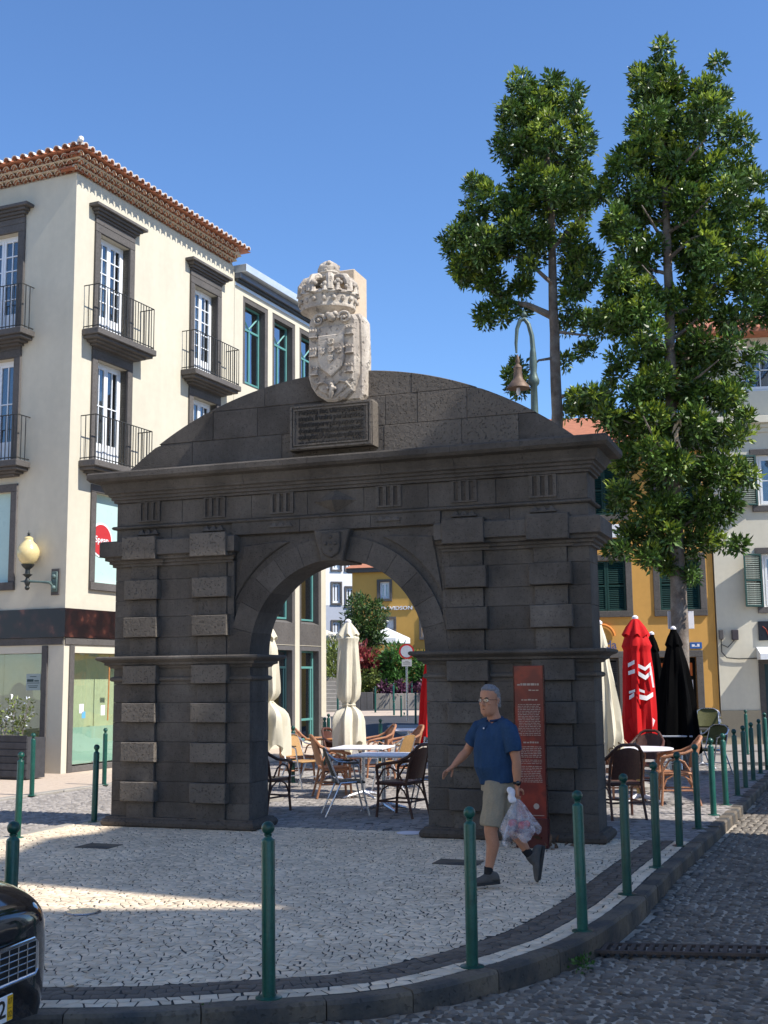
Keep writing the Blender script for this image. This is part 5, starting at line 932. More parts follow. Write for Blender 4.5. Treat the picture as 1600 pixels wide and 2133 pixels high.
# ------------------------------------------------------------------ parasols
def closed_parasol(name, label, px, ytop, ybot, Y, rmax, mats, ygath=None, cap=None, base=True, folds=9, seed=1, flare=1.25, lean=0.0, prof=None, group='closed parasols of the cafe'):
    r = random.Random(seed); zt, zb = at(px, ytop, Y).z, at(px, ybot, Y).z; x0 = at(px, (ytop + ybot) / 2, Y).x; t = thing(name, label, 'parasol', (x0, Y, 0), 0, group)
    b = MB(); b.lathe([(0, .0), (.024, .0), (.024, zt + .03), (.0, zt + .05)], 10); b.build('pole', STEEL, t, True)
    if base: b = MB(); b.lathe([(0, 0), (.26, 0), (.26, .04), (.08, .07), (.035, .12), (.035, .3), (0, .3)], 20); b.build('base', CONC, t, True)
    zg = at(px, ygath, Y).z if ygath else None; H = zt - zb; n = 60; rings = []; m = 30; ph = [r.uniform(0, 6.28) for _ in range(4)]
    for i in range(m + 1):
        f = i / m; z = zt - H * f
        if prof: rad = np.interp(f, [p_[0] for p_ in prof], [p_[1] for p_ in prof]) * rmax
        else: rad = rmax * (.18 + .82 * min(1, (f / .30)) ** .7)
        if zg:
            g = math.exp(-((z - zg) / .07) ** 2); rad *= 1 - .52 * g
            if z < zg: rad *= 1 + (flare - 1) * min(1, (zg - z) / .2)
        rg = []
        for j in range(n):
            a = 2 * math.pi * j / n; fo = .16 * math.sin(folds * a + ph[0] + 1.3 * math.sin(f * 3 + ph[1])) + .07 * math.sin((folds * 2 + 1) * a + ph[2] + 4 * f); amp = min(1, f * 2.2)
            dz = (-.10 * H * (.5 + .5 * math.sin(3 * a + ph[3])) * max(0, f - .72) / .28) + (.05 * math.sin(5 * a + ph[1]) * max(0, f - .72) / .28)
            rr = rad * (1 + fo * amp); rg.append((rr * math.cos(a) + lean * f * .1, rr * math.sin(a), z + dz))
        rings.append(rg)
    vs = [p_ for rg in rings for p_ in rg]; fs = [(i * n + j, i * n + (j + 1) % n, (i + 1) * n + (j + 1) % n, (i + 1) * n + j) for i in range(m) for j in range(n)]
    b = MB(); b.add(vs, fs); can = b.build('canopy', mats[0], t, True, fixn=False)
    b = MB(); cr = cap if cap else .42; b_r = rmax * cr; H2 = .30 * min(1, rmax / .25); capr = rmax * 1.10 * (float(np.interp(.30 / H, [p_[0] for p_ in prof], [p_[1] for p_ in prof])) if prof else 1.0)
    vs = [(0, 0, zt + .015)]
    for i, (fr, dz) in enumerate(((.35, -.03), (.75, -.16), (1.0, -.30))):
        for j in range(n): a = 2 * math.pi * j / n; rr = capr * fr * (1 + .14 * math.sin(folds * a + ph[0]) * (i / 2)); vs.append((rr * math.cos(a), rr * math.sin(a), zt + .01 + dz * (H2 / .3) + .03 * math.sin(folds * a + ph[2]) * (i / 2)))
    fs = [(0, 1 + j, 1 + (j + 1) % n) for j in range(n)] + [(1 + i * n + j, 1 + i * n + (j + 1) % n, 1 + (i + 1) * n + (j + 1) % n, 1 + (i + 1) * n + j) for i in range(2) for j in range(n)]
    b.add(vs, fs); b.build('top_cap', mats[0], t, True, fixn=False)
    if zg: b = MB(); b.tube([(rmax * .55 * math.cos(a), rmax * .55 * math.sin(a), zg) for a in np.linspace(0, 6.28, 24)], .012, 5, False); b.build('tie_cord', mats[0], t, True)
    b = MB(); b.lathe([(.05, zt - .0), (.05, zt + .03), (.02, zt + .055), (0, zt + .06)], 12); b.build('finial', WPLASTIC, t, True)
    return t, can
PF = [(0, .2), (.25, .82), (.6, 1.0), (1, 1.1)]
closed_parasol('closed_parasol', 'cream closed parasol in the middle of the arch opening', 726, 1297, 1548, 18.6, .185, [CLOTHC], 1468, seed=2, flare=1.45, folds=7, prof=[(0, .25), (.14, .95), (.16, .80), (.5, .92), (.66, .85), (1, .85)])
closed_parasol('closed_parasol', 'cream closed parasol half hidden by the left pier', 555, 1300, 1555, 17.6, .19, [CLOTHC], 1462, seed=4, flare=1.6, folds=7, prof=[(0, .2), (.2, .8), (.6, 1.0), (1, 1.0)])
tcp, _ = closed_parasol('closed_parasol', 'cream closed parasol behind the right pier', 1252, 1300, 1560, 16.4, .30, [CLOTHC], None, seed=6, prof=[(0, .12), (.15, .35), (.18, .30), (.7, .75), (.9, .85), (1, .7)])
me = text_mesh('OLA', .13, .001, .22); me.transform(STAND); me.transform(Matrix.Rotation(-.6, 4, 'Y')); me.materials.append(M('brown_lettering', (.06, .035, .01), .7)); o = obj('lettering', me, tcp); o.location = (.115, -.315, .78)
tr_, canr = closed_parasol('closed_parasol', 'red closed parasol with white print beside the black one', 1328, 1289, 1535, 18.8, .235, [CLOTHR], None, seed=8, prof=[(0, .18), (.06, .5), (.24, .98), (.26, .85), (.8, 1.0), (.97, 1.0), (1, .85)], folds=7)
b = MB(); zz_ = lambda y: at(1328, y, 18.8).z
def pat(b, pts, w, off=.0):
    for i in range(len(pts) - 1):
        (x0, y0), (x1, y1) = pts[i], pts[i + 1]
        X0, X1 = (x0 - 1328) * 18.8 / 2450, (x1 - 1328) * 18.8 / 2450; n_ = 6
        for k in range(n_):
            q0, q1 = k / n_, (k + 1) / n_; vs = []
            for q in (q0, q1):
                X = X0 + (X1 - X0) * q; z = zz_(y0 + (y1 - y0) * q); d = -math.sqrt(max(.275 ** 2 - X * X, .01)); vs += [(X, d, z - w), (X, d, z + w)]
            b.add(vs, [(0, 2, 3, 1)])
pat(b, [(1323, 1387), (1337, 1394), (1350, 1384)], .028); pat(b, [(1323, 1403), (1337, 1412), (1350, 1401)], .034); pat(b, [(1323, 1437), (1334, 1441)], .02); pat(b, [(1323, 1451), (1338, 1454), (1353, 1446)], .035); pat(b, [(1304, 1386), (1316, 1379)], .03); pat(b, [(1304, 1402), (1316, 1398)], .03); pat(b, [(1304, 1442), (1315, 1438)], .02); pat(b, [(1304, 1453), (1313, 1446)], .03)
X = lambda x: (x - 1328) * 18.8 / 2450
b.add([(X(1346), -.262, zz_(1388)), (X(1350), -.25, zz_(1388)), (X(1355), -.24, zz_(1432)), (X(1351), -.25, zz_(1432))], [(0, 1, 2, 3)]); b.build('white_print', CLOTHW, tr_, fixn=False)
for sx in (-1, 1): b = MB(); b.add([(sx * .03, -.21, zz_(1478)), (sx * .22, -.15, zz_(1500)), (sx * .08, -.19, zz_(1545)), (sx * .02, -.12, zz_(1545))], [(0, 1, 2), (0, 2, 3)]); b.build('hanging_flap', CLOTHW if sx > 0 else CLOTHR, tr_, fixn=False)
closed_parasol('closed_parasol', 'big black closed parasol before the tree trunk', 1408, 1311, 1548, 20.4, .34, [CLOTHK], None, seed=10, prof=[(0, .15), (.12, .32), (.3, .55), (.6, .80), (1, 1.05)], folds=6)
closed_parasol('closed_parasol', 'dark grey closed parasol hidden behind the red one', 1362, 1322, 1540, 21.5, .26, [CLOTHK], None, seed=12, prof=[(0, .15), (.2, .45), (.6, .8), (1, 1.0)], folds=6)
closed_parasol('closed_parasol', 'red and white closed parasol at the right edge of the arch opening', 897, 1328, 1528, 22.0, .22, [CLOTHR], None, seed=14, prof=[(0, .15), (.25, .4), (.6, .8), (1, 1.0)], folds=6)
for nm, lb, xa, xb, ya, ye, Y in (('open_parasol', 'white open parasol in front of the DAVIDSON building', 803, 858, 1306, 1330, 57.5), ('open_parasol', 'cream open parasol beside the annex corner, far behind', 668, 716, 1308, 1325, 58.0)):
    c = at(xa, ya, Y); e = at(xb, ye, Y); R_ = e.x - c.x; t = thing(nm, lb, 'parasol', (c.x, Y, 0)); n = 8
    ring = lambda rr, z: [(rr * math.cos(2 * math.pi * (k + .5) / n), rr * math.sin(2 * math.pi * (k + .5) / n), z) for k in range(n)]
    b = MB(); b.add([(0, 0, c.z)] + ring(R_, e.z) + ring(R_ * 1.0, e.z - .25), [(0, 1 + k, 1 + (k + 1) % n) for k in range(n)] + [(1 + k, 1 + (k + 1) % n, 9 + (k + 1) % n, 9 + k) for k in range(n)]); b.build('canopy', WPAINT if xa > 700 else CLOTHC, t, fixn=False); b = MB(); b.tube([(0, 0, fz(1446)), (0, 0, c.z)], .04, 8); b.build('pole', STEEL, t)
# ------------------------------------------------------------------ cafe chairs and tables
def rattan_chair(mat, weave):
    t = thing('rattan_chair', None, 'chair')                      # faces +x
    sw = .24
    for sy in (-1, 1):
        b = MB(); b.tube([(.22, sy * sw, 0), (.20, sy * (sw - .01), .22), (.19, sy * sw, .42), (.20, sy * (sw + .02), .60), (.13, sy * (sw + .035), .66)], .018, 8); b.build('leg', mat, t, True)
        b = MB(); b.tube([(-.30, sy * (sw - .02), 0), (-.24, sy * (sw - .03), .22), (-.20, sy * (sw - .03), .42), (-.25, sy * (sw - .035), .66), (-.30, sy * (sw - .06), .82)], .018, 8); b.build('leg', mat, t, True)
        b = MB(); b.tube([(.20, sy * (sw + .02), .58), (.19, sy * (sw + .035), .645), (.08, sy * (sw + .045), .67), (-.12, sy * (sw + .02), .70), (-.25, sy * (sw - .01), .76), (-.30, sy * (sw - .06), .83)], .021, 8); b.build('armrest', mat, t, True)
        b = MB(); b.tube([(.19, sy * (sw + .01), .46), (.10, sy * (sw + .02), .60), (0, sy * (sw + .02), .63), (-.10, sy * (sw + .01), .58), (-.17, sy * sw, .46)], .013, 7); b.build('arm_loop', mat, t, True)
        b = MB(); b.tube([(.20, sy * (sw - .01), .20), (-.24, sy * (sw - .03), .20)], .013, 7); b.build('stretcher', mat, t, True)
        b = MB(); b.tube([(.20, sy * (sw - .01), .22), (.14, sy * (sw - .02), .35), (.05, sy * (sw - .02), .40), (-.08, sy * (sw - .02), .40), (-.17, sy * (sw - .03), .34), (-.235, sy * (sw - .03), .22)], .011, 7); b.build('brace', mat, t, True)
    for x, z in ((.20, .20), (-.235, .20)): b = MB(); b.tube([(x, -sw + .02, z), (x, sw - .02, z)], .013, 7); b.build('stretcher', mat, t, True)
    b = MB(); b.cbox(-.21, .23, -sw + .005, sw - .005, .40, .445, .02); b.tube([(.22, -sw, .42), (.22, sw, .42)], .02, 8); b.build('seat', weave, t, True)
    b = MB(); n = 10; m = 8; vs = []
    for i in range(m + 1):
        z = .48 + .34 * i / m
        for j in range(n + 1): y = (j / n - .5) * 2 * (sw - .055) * (1 - .10 * (i / m)); x = -.205 - .09 * i / m - .05 * (1 - (2 * j / n - 1) ** 2); vs.append((x, y, z + (.05 * (1 - (2 * j / n - 1) ** 2) if i == m else 0)))
    b.add(vs, [(i * (n + 1) + j, i * (n + 1) + j + 1, (i + 1) * (n + 1) + j + 1, (i + 1) * (n + 1) + j) for i in range(m) for j in range(n)]); b.add([(x - .015, y, z) for x, y, z in vs], [(i * (n + 1) + j, i * (n + 1) + j + 1, (i + 1) * (n + 1) + j + 1, (i + 1) * (n + 1) + j) for i in range(m) for j in range(n)]); b.build('backrest', weave, t, True, fixn=False)
    b = MB(); b.tube([(-.30, -sw + .06, .82), (-.335, -sw + .10, .875), (-.355, -.08, .905), (-.355, .08, .905), (-.335, sw - .10, .875), (-.30, sw - .06, .82)], .022, 8); b.build('back_frame', mat, t, True); return t
def alu_chair(weave, frame=STEEL):
    t = thing('bistro_chair', None, 'chair'); sw = .25
    for sy in (-1, 1):
        b = MB(); b.tube([(.26, sy * sw, 0), (.16, sy * sw, .42), (.12, sy * (sw + .01), .64), (.02, sy * (sw + .015), .67), (-.16, sy * (sw + .0), .70), (-.26, sy * (sw - .03), .78)], .0125, 8); b.build('front_frame', frame, t, True)
        b = MB(); b.tube([(-.30, sy * (sw - .02), 0), (-.10, sy * (sw - .02), .42), (.10, sy * (sw - .02), .43)], .0125, 8); b.build('leg', frame, t, True)
        b = MB(); b.tube([(-.13, sy * (sw - .03), .42), (-.20, sy * (sw - .035), .60), (-.27, sy * (sw - .05), .80), (-.28, sy * .12, .845), (-.28, 0, .855)], .0125, 8); b.build('back_frame', frame, t, True)
        b = MB(); b.cbox(-.08, .13, sy * (sw + .012) - .022, sy * (sw + .012) + .022, .665, .685, .008); b.build('armrest', weave, t, True)
    b = MB(); b.cbox(-.17, .22, -sw + .03, sw - .03, .41, .435, .01); b.build('seat', weave, t, True)
    b = MB(); n = 8; vs = []
    for i in range(7):
        for j in range(n + 1): y = (j / n - .5) * 2 * (sw - .05); q = 1 - (2 * j / n - 1) ** 2; vs.append((-.15 - .12 * i / 6 - .03 * q, y, .50 + .33 * i / 6 + (.03 * q if i == 6 else 0)))
    b.add(vs, [(i * 9 + j, i * 9 + j + 1, (i + 1) * 9 + j + 1, (i + 1) * 9 + j) for i in range(6) for j in range(n)]); b.add([(x - .012, y, z) for x, y, z in vs], [(i * 9 + j, i * 9 + j + 1, (i + 1) * 9 + j + 1, (i + 1) * 9 + j) for i in range(6) for j in range(n)]); b.build('backrest', weave, t, True, fixn=False)
    for z, x in ((.18, .22), (.18, -.215)): b = MB(); b.tube([(x, -sw, z), (x, sw, z)], .009, 6); b.build('stretcher', frame, t, True)
    return t
protos = {}
def chair(kind, px, py, face, label, dz=0.0):
    """face: heading in degrees of the sitter, 0 = to the right of the picture, 90 = away"""
    if kind not in protos: o = protos[kind] = {'R': lambda: rattan_chair(RATTAN_SUN, RATTAN_SUN), 'D': lambda: rattan_chair(RATTAN_SHADE, RATTAN_SHADE), 'W': lambda: alu_chair(WICKER), 'S': lambda: alu_chair(SLING), 'G': lambda: alu_chair(WICKG), 'K': lambda: alu_chair(CLOTHK)}[kind]()
    else: o = copy_tree(protos[kind])
    p = gp(px, py); o.location = (p.x, p.y, dz); o.rotation_euler = (0, 0, math.radians(face)); o['label'] = label; o['group'] = 'cafe chairs'; return o
def table(px, py, w, d, ztop, mt, label, shape='square', rz=0.0, foot=STEEL, post=STEEL):
    p = gp(px, py); t = thing('cafe_table', label, 'table', (p.x, p.y, 0), math.radians(rz), 'cafe tables')
    b = MB()
    if shape == 'square': b.cbox(-w / 2, w / 2, -d / 2, d / 2, ztop - .028, ztop, .008)
    else: b.lathe([(0, ztop - .03), (w / 2 - .01, ztop - .03), (w / 2, ztop - .02), (w / 2, ztop - .008), (w / 2 - .008, ztop), (0, ztop)], 36)
    b.build('table_top', mt, t, shape != 'square'); b = MB(); b.lathe([(0, .04), (.033, .04), (.03, ztop - .04), (.10, ztop - .03), (0, ztop - .029)], 14); b.build('pedestal', post, t, True)
    for k in range(4): a = math.pi / 4 + k * math.pi / 2; b = MB(); b.tube([(.02 * math.cos(a), .02 * math.sin(a), .08), (.16 * math.cos(a), .16 * math.sin(a), .055), (.33 * math.cos(a), .33 * math.sin(a), .02)], [.032, .028, .018], 8); b.ball((.33 * math.cos(a), .33 * math.sin(a), .012), .018, 8, 5); b.build('foot', foot, t, True)
    return t
chair('D', 836, 1700, 148, 'shade-toned brown rattan chair nearest the right pier under the arch')
chair('D', 555, 1690, 60, 'shade-toned brown rattan chair half hidden by the left pier')
chair('S', 722, 1697, 10, 'aluminium chair with grey sling seat left of the lilac table')
chair('R', 697, 1660, 12, 'brown rattan chair seen from its side left of the white table')
chair('W', 628, 1641, -40, 'tan wicker chair on aluminium legs beside the left cream parasol')
chair('R', 618, 1628, -60, 'sun-toned rattan chair with slatted round back behind the tan wicker chair')
chair('R', 783, 1618, 195, 'sun-toned rattan chair behind the white table, left of the pair')
chair('R', 840, 1622, 195, 'sun-toned rattan chair with its back to the far street, right of the pair')
chair('W', 822, 1645, 150, 'tan wicker chair behind the lilac table')
chair('D', 716, 1632, -30, 'shade-toned rattan chair pushed under the white table')
chair('K', 893, 1640, 200, 'black bistro chair at the right edge of the arch opening')
chair('S', 898, 1690, 170, 'aluminium chair mostly hidden by the right pier')
chair('S', 890, 1585, 200, 'metal chair with round back by the red parasol in the opening')
table(800, 1688, .78, .78, .74, WPLASTIC, 'lilac white square cafe table nearest under the arch', rz=-18)
table(757, 1661, .80, .80, .74, WPLASTIC, 'white square cafe table in the middle of the opening', rz=-14)
table(690, 1628, .75, .75, .74, WOODT, 'orange wooden cafe table behind the brown rattan chair', rz=-10)
table(853, 1598, .75, .75, .74, WPLASTIC, 'white cafe table at the back right of the opening', rz=-8)
chair('R', 1297, 1668, -75, 'sun-toned rattan chair with round back behind the dark one at right')
chair('D', 1293, 1703, 100, 'shade-toned brown rattan chair behind the kerb bollards at right')
chair('R', 1410, 1675, 172, 'sun-toned rattan chair facing the round white table from the right')
chair('D', 1345, 1652, -120, 'shade-toned rattan chair under the far side of the round table')
chair('S', 1400, 1612, 240, 'silver bistro chair before the black parasol')
chair('G', 1482, 1612, 215, 'olive wicker bistro chair behind the bollard row')
for k in range(3): chair('G', 1479 - k, 1590, 250, ['lowest', 'middle', 'topmost'][k] + ' of the stacked olive wicker chairs at right', .0 + k * .11)
chair('K', 1288, 1588, 250, 'black bistro chair left of the red parasol foot')
table(1332, 1669, 1.0, 1.0, .735, WPLASTIC, 'round white cafe table among rattan chairs at right', 'round', foot=WPLASTIC, post=M('yellowed_post', (.55, .36, .12), .4))
table(1396, 1622, .78, .78, .74, M('grey_table_top', (.40, .42, .45), .35), 'grey square cafe table before the black parasol', rz=-12)
table(1462, 1600, .7, .7, .74, IRON, 'dark cafe table behind the olive wicker chairs', rz=-12)
# ------------------------------------------------------------------ black car at the lower left (local x forward, y to its left)
CP_ = M('black_car_paint', (.006, .007, .010), .12, var=.02, coat=1.0, spec=.6); CHR = M('chrome', (.70, .70, .70), .15, metal=1.0); LENS = M('headlight_lens', (.42, .45, .40), .22, var=.05, coat=.8, scale=9); TYRE = M('tyre_rubber', (.02, .02, .02), .8)
fwd = math.atan2(-.28, .96); car = thing('parked_car', 'black car with chrome mesh grille, its front corner at lower left', 'car', (0, 0, 0), fwd)
secs = [  # x, half width, z of: sill, bumper/side belt, hood/roof edge, centre top
 (.00, .58, .28, .50, .70, .72), (-.03, .70, .24, .50, .735, .755), (-.10, .78, .22, .52, .77, .80), (-.22, .835, .21, .54, .81, .85), (-.45, .865, .20, .57, .86, .905), (-.80, .88, .20, .60, .90, .955), (-1.15, .885, .20, .62, .935, .995), (-1.35, .885, .20, .64, .96, 1.02), (-1.75, .885, .20, .66, 1.20, 1.25), (-2.15, .885, .20, .67, 1.40, 1.45), (-2.9, .885, .20, .68, 1.43, 1.48), (-3.5, .88, .20, .69, 1.30, 1.36), (-3.95, .86, .22, .70, 1.02, 1.08), (-4.3, .80, .26, .66, .98, 1.03), (-4.45, .70, .30, .60, .90, .95)]
vs = []; n_ = 13
for x, w, zs, zb, ze, zc in secs:
    top = min(w - .06, w) if ze < 1.05 else w - .22
    half = [(w * .93, zs), (w * .99, zs + .08), (w, zb), (w * .995, (zb + min(ze, 1.0)) / 2), (top + (.03 if ze < 1.05 else .02), ze - .03), (top * .80, ze + (zc - ze) * .45), (0, zc)]
    vs += [(x - (0 if abs(y) < .3 else .0), -y, z) for y, z in half[:-1]] + [(x, 0, zc)] + [(x, y, z) for y, z in half[:-1][::-1]]
b = MB(); b.add(vs, [(i * n_ + j, i * n_ + j + 1, (i + 1) * n_ + j + 1, (i + 1) * n_ + j) for i in range(len(secs) - 1) for j in range(n_ - 1)] + [tuple(range(n_))] + [tuple(range((len(secs) - 1) * n_, len(secs) * n_))]); body = b.build('body', CP_, car, True)
body.data.set_sharp_from_angle(angle=math.radians(60))
md = body.modifiers.new('s', 'SUBSURF'); md.levels = 2; md.render_levels = 2
gy = .24
gr = MB(); gr.box(-.03, .005, gy - .55, gy + .30, .455, .60); gb_ = gr.build('grille', DARK, car)
for k in range(6): b = MB(); z = .458 + k * .028; b.tube([(.014, gy - .55, z), (.014, gy + .30, z)], .0035, 5); b.build('grille_bar', CHR, gb_)
for k in range(13): b = MB(); y = gy - .55 + k * .0708; b.tube([(.014, y, .458), (.014, y, .60)], .0035, 5); b.build('grille_bar', CHR, gb_)
b = MB(); b.tube([(.016, gy - .56, .45), (.016, gy + .29, .45), (.012, gy + .315, .47), (.008, gy + .315, .585), (.010, gy + .29, .607), (.016, gy - .56, .607)], .007, 6); b.build('grille_frame', CHR, gb_, True)
pq = MB(); pq.cbox(.012, .02, -.16, .36, .30, .412, .004); pl8 = pq.build('number_plate', WPAINT, car); b = MB(); b.box(.0204, .0212, .315, .356, .304, .408); b.build('yellow_strip', M('plate_yellow', (.75, .42, .01), .4), pl8)
KB = M('plate_black', (.01, .01, .01), .5)
for tx_, yy, zz2, sz, wd in (('32', .245, .356, .105, .115), ('07', .3355, .382, .036, .030), ('02', .3355, .328, .036, .030)):
    me = text_mesh(tx_, sz, .0006, wd); me.transform(Matrix(((0, 0, 1, 0), (1, 0, 0, 0), (0, 1, 0, 0), (0, 0, 0, 1)))); me.materials.append(KB if sz > .05 else M('plate_ink', (.25, .12, .01), .5)); o = obj('plate_lettering', me, pl8); o.location = (.0216, yy, zz2)
b = MB(); b.box(.0212, .0218, .323, .348, .354, .356); b.build('plate_line', KB, pl8)
for k in range(4): b = MB(); z = .20 + k * .024; b.tube([(-.01, -.4, z), (.01, .1, z), (-.01, .34, z + .005)], .004, 5); b.build('lower_bar', CHR, car)
for sy in (-1, 1):
    L_ = [(-.03, .50, .655), (-.06, .62, .645), (-.14, .745, .65), (-.30, .83, .70), (-.50, .862, .79), (-.62, .845, .845), (-.50, .80, .835), (-.30, .72, .79), (-.14, .60, .745), (-.06, .51, .70)]
    b = MB(); q = [(x + .012, sy * (y + .012), z + .012) for x, y, z in L_]; cxx = [sum(p_[i] for p_ in q) / len(q) for i in range(3)]; cxx[0] += .03; cxx[1] += sy * .03; cxx[2] += .02; b.add(q + [tuple(cxx)], [(i, (i + 1) % len(q), len(q)) for i in range(len(q))]); b.build('headlight', LENS, car, True)
for x in (-.85, -3.45):
    for sy in (-1, 1):
        b = MB(lambda X_, Y_, Z_: (x + X_, sy * (.80 + Z_), .31 + Y_)); b.lathe([(0, -.1), (.22, -.1), (.30, -.09), (.31, -.03), (.31, .05), (.29, .085), (.21, .09), (.2, .06), (.05, .07), (0, .07)], 24); b.build('wheel', TYRE, car, True)
b = MB(); b.add([(-1.30, -.68, 1.0), (-1.30, .68, 1.0), (-2.05, .58, 1.39), (-2.05, -.58, 1.39)], [(0, 1, 2, 3)]); b.build('windscreen', GLASS, car, fixn=False)
PC_ = at(26, 2096, 5.4)                                           # right end of the number plate
e1 = Vector((math.cos(fwd), math.sin(fwd), 0)); e2 = Vector((-math.sin(fwd), math.cos(fwd), 0)); base_ = PC_ - e1 * .02 - e2 * .356; car.location = (base_.x, base_.y, PC_.z - .356)
# ------------------------------------------------------------------ the walking man (local x = walking direction, y = his left, z up)
mp = gp(1040, 1846); MS = .95; man = thing('person', 'man in blue shirt and khaki shorts walking past the right pier with a shopping bag', 'person', (mp.x, mp.y, 0), math.pi + .10); man.scale = (MS, MS, MS)
SKIN = M('tanned_skin', (.43, .20, .115), .55, var=.12, scale=9, bump=.08, bscale=120); SHIRT = M('blue_cotton', (.024, .056, .118), .9, var=.14, scale=5, bump=.25, bscale=90, spec=.15); KHAKI = M('khaki_cotton', (.30, .255, .185), .9, var=.12, scale=7, bump=.25, bscale=90, spec=.15)
HAIR = M('grey_hair', (.20, .195, .20), .7, var=.35, scale=40, bump=.9, bscale=160); SHOE = M('grey_suede', (.085, .08, .075), .85, var=.2, scale=12, bump=.3, bscale=80); SOCK = M('black_sock', (.012, .012, .014), .9); SOLE = M('dark_sole', (.03, .03, .03), .8)
def loft(mb, pts, n=16):
    """pts: (centre, rx, ry, axis-yaw) rings joined along the list; rings are perpendicular to the path"""
    P_ = [Vector(p[0]) for p in pts]; vs = []; k = len(P_); ref = None
    for i, p in enumerate(pts):
        t = (P_[min(i + 1, k - 1)] - P_[max(i - 1, 0)]).normalized(); a = Vector((math.cos(p[3]), math.sin(p[3]), 0)) if len(p) > 3 else Vector((1, 0, 0)); a = (a - t * a.dot(t)); a = a.normalized() if a.length > .05 else Vector((0, 0, 1)); c = t.cross(a)
        for j in range(n): q = P_[i] + a * p[1] * math.cos(2 * math.pi * j / n) + c * p[2] * math.sin(2 * math.pi * j / n); vs.append(tuple(q))
    mb.add(vs, [(i * n + j, i * n + (j + 1) % n, (i + 1) * n + (j + 1) % n, (i + 1) * n + j) for i in range(k - 1) for j in range(n)] + [tuple(range(n - 1, -1, -1)), tuple(range((k - 1) * n, k * n))])
def merged(mb, name, mat, parent, vox=.007, smooth=4, wr=0.0, wscale=9.0, seed=0.0):
    me = mb.mesh(name); b_ = bmesh.new(); b_.from_mesh(me); bmesh.ops.recalc_face_normals(b_, faces=b_.faces); b_.to_mesh(me); b_.free()
    o = bpy.data.objects.new(name, me); m1 = o.modifiers.new('r', 'REMESH'); m1.mode = 'VOXEL'; m1.voxel_size = vox; m2 = o.modifiers.new('s', 'SMOOTH'); m2.iterations = smooth; m2.factor = .5
    me2 = baked(o)
    if wr:
        nv = len(me2.vertices); co = np.empty(nv * 3, np.float32); no_ = np.empty(nv * 3, np.float32); me2.vertices.foreach_get('co', co); me2.vertex_normals.foreach_get('vector', no_); co = co.reshape(-1, 3); no_ = no_.reshape(-1, 3)
        f = np.array([noise.noise(Vector((c[0] * wscale, c[1] * wscale, c[2] * wscale * .55 + seed))) + .5 * noise.noise(Vector((c[0] * wscale * 2.3, c[1] * wscale * 2.3, c[2] * wscale + seed))) for c in co.tolist()], np.float32)
        me2.vertices.foreach_set('co', (co + no_ * (f * wr)[:, None]).ravel()); me2.update()
    me2.polygons.foreach_set('use_smooth', [True] * len(me2.polygons)); me2.materials.clear(); return obj(name, me2, parent, mat)
Y0 = math.radians(40)                                               # chest is turned towards the viewer
hipL, hipR = Vector((.02, .09, .90)), Vector((-.01, -.09, .90)); kneeL, ankL = Vector((.085, .10, .49)), Vector((.115, .095, .10)); kneeR, ankR = Vector((-.10, -.09, .50)), Vector((-.315, -.10, .235))
shL, shR = Vector((-.085, .185, 1.395)), Vector((.10, -.175, 1.395)); elL, wrL = Vector((-.135, .235, 1.10)), Vector((-.135, .235, .885)); elR, wrR = Vector((.225, -.235, 1.165)), Vector((.355, -.215, 1.04))
hd = Vector((.055, .015, 1.625)); fy = math.radians(46); fd = Vector((math.cos(fy), math.sin(fy), 0)); sd = Vector((-math.sin(fy), math.cos(fy), 0))
bm_ = MB()
loft(bm_, [((-.0, 0, .86), .13, .17, .1), ((0, 0, 1.0), .125, .165, .2), ((.01, 0, 1.15), .125, .165, .35), ((.01, 0, 1.30), .12, .175, .45), ((.005, 0, 1.40), .09, .15, .45), ((.005, .0, 1.45), .065, .075, .4), ((.02, .005, 1.50), .058, .06, .4), ((.035, .01, 1.56), .06, .062, .6)])
for A, B, C_, D in ((shL, elL, wrL, None), (shR, elR, wrR, None)):
    m1 = A.lerp(B, .5); m2 = B.lerp(C_, .35); loft(bm_, [(tuple(A * .45 + Vector((0, 0, 1.40)) * .55), .05, .05), (tuple(A + Vector((0, 0, -.01))), .056, .056), (tuple(m1), .050, .052), (tuple(B), .041, .043), (tuple(m2), .043, .045), (tuple(B.lerp(C_, .8)), .031, .034), (tuple(C_), .025, .031)], 12)
for H_, K_, A_ in ((hipL, kneeL, ankL), (hipR, kneeR, ankR)):
    cb = (K_ - A_).normalized(); back_ = Vector((-.028, 0, 0)) if H_ is hipL else Vector((-.02, 0, .02)) ; loft(bm_, [(tuple(H_), .095, .088), (tuple(H_.lerp(K_, .5)), .082, .078), (tuple(K_), .060, .056), (tuple(K_.lerp(A_, .30) + back_), .060, .055), (tuple(K_.lerp(A_, .6) + back_ * .5), .046, .043), (tuple(K_.lerp(A_, .88)), .034, .033), (tuple(A_), .036, .034), (tuple(A_ + (A_ - K_) * .08), .036, .033)], 14)
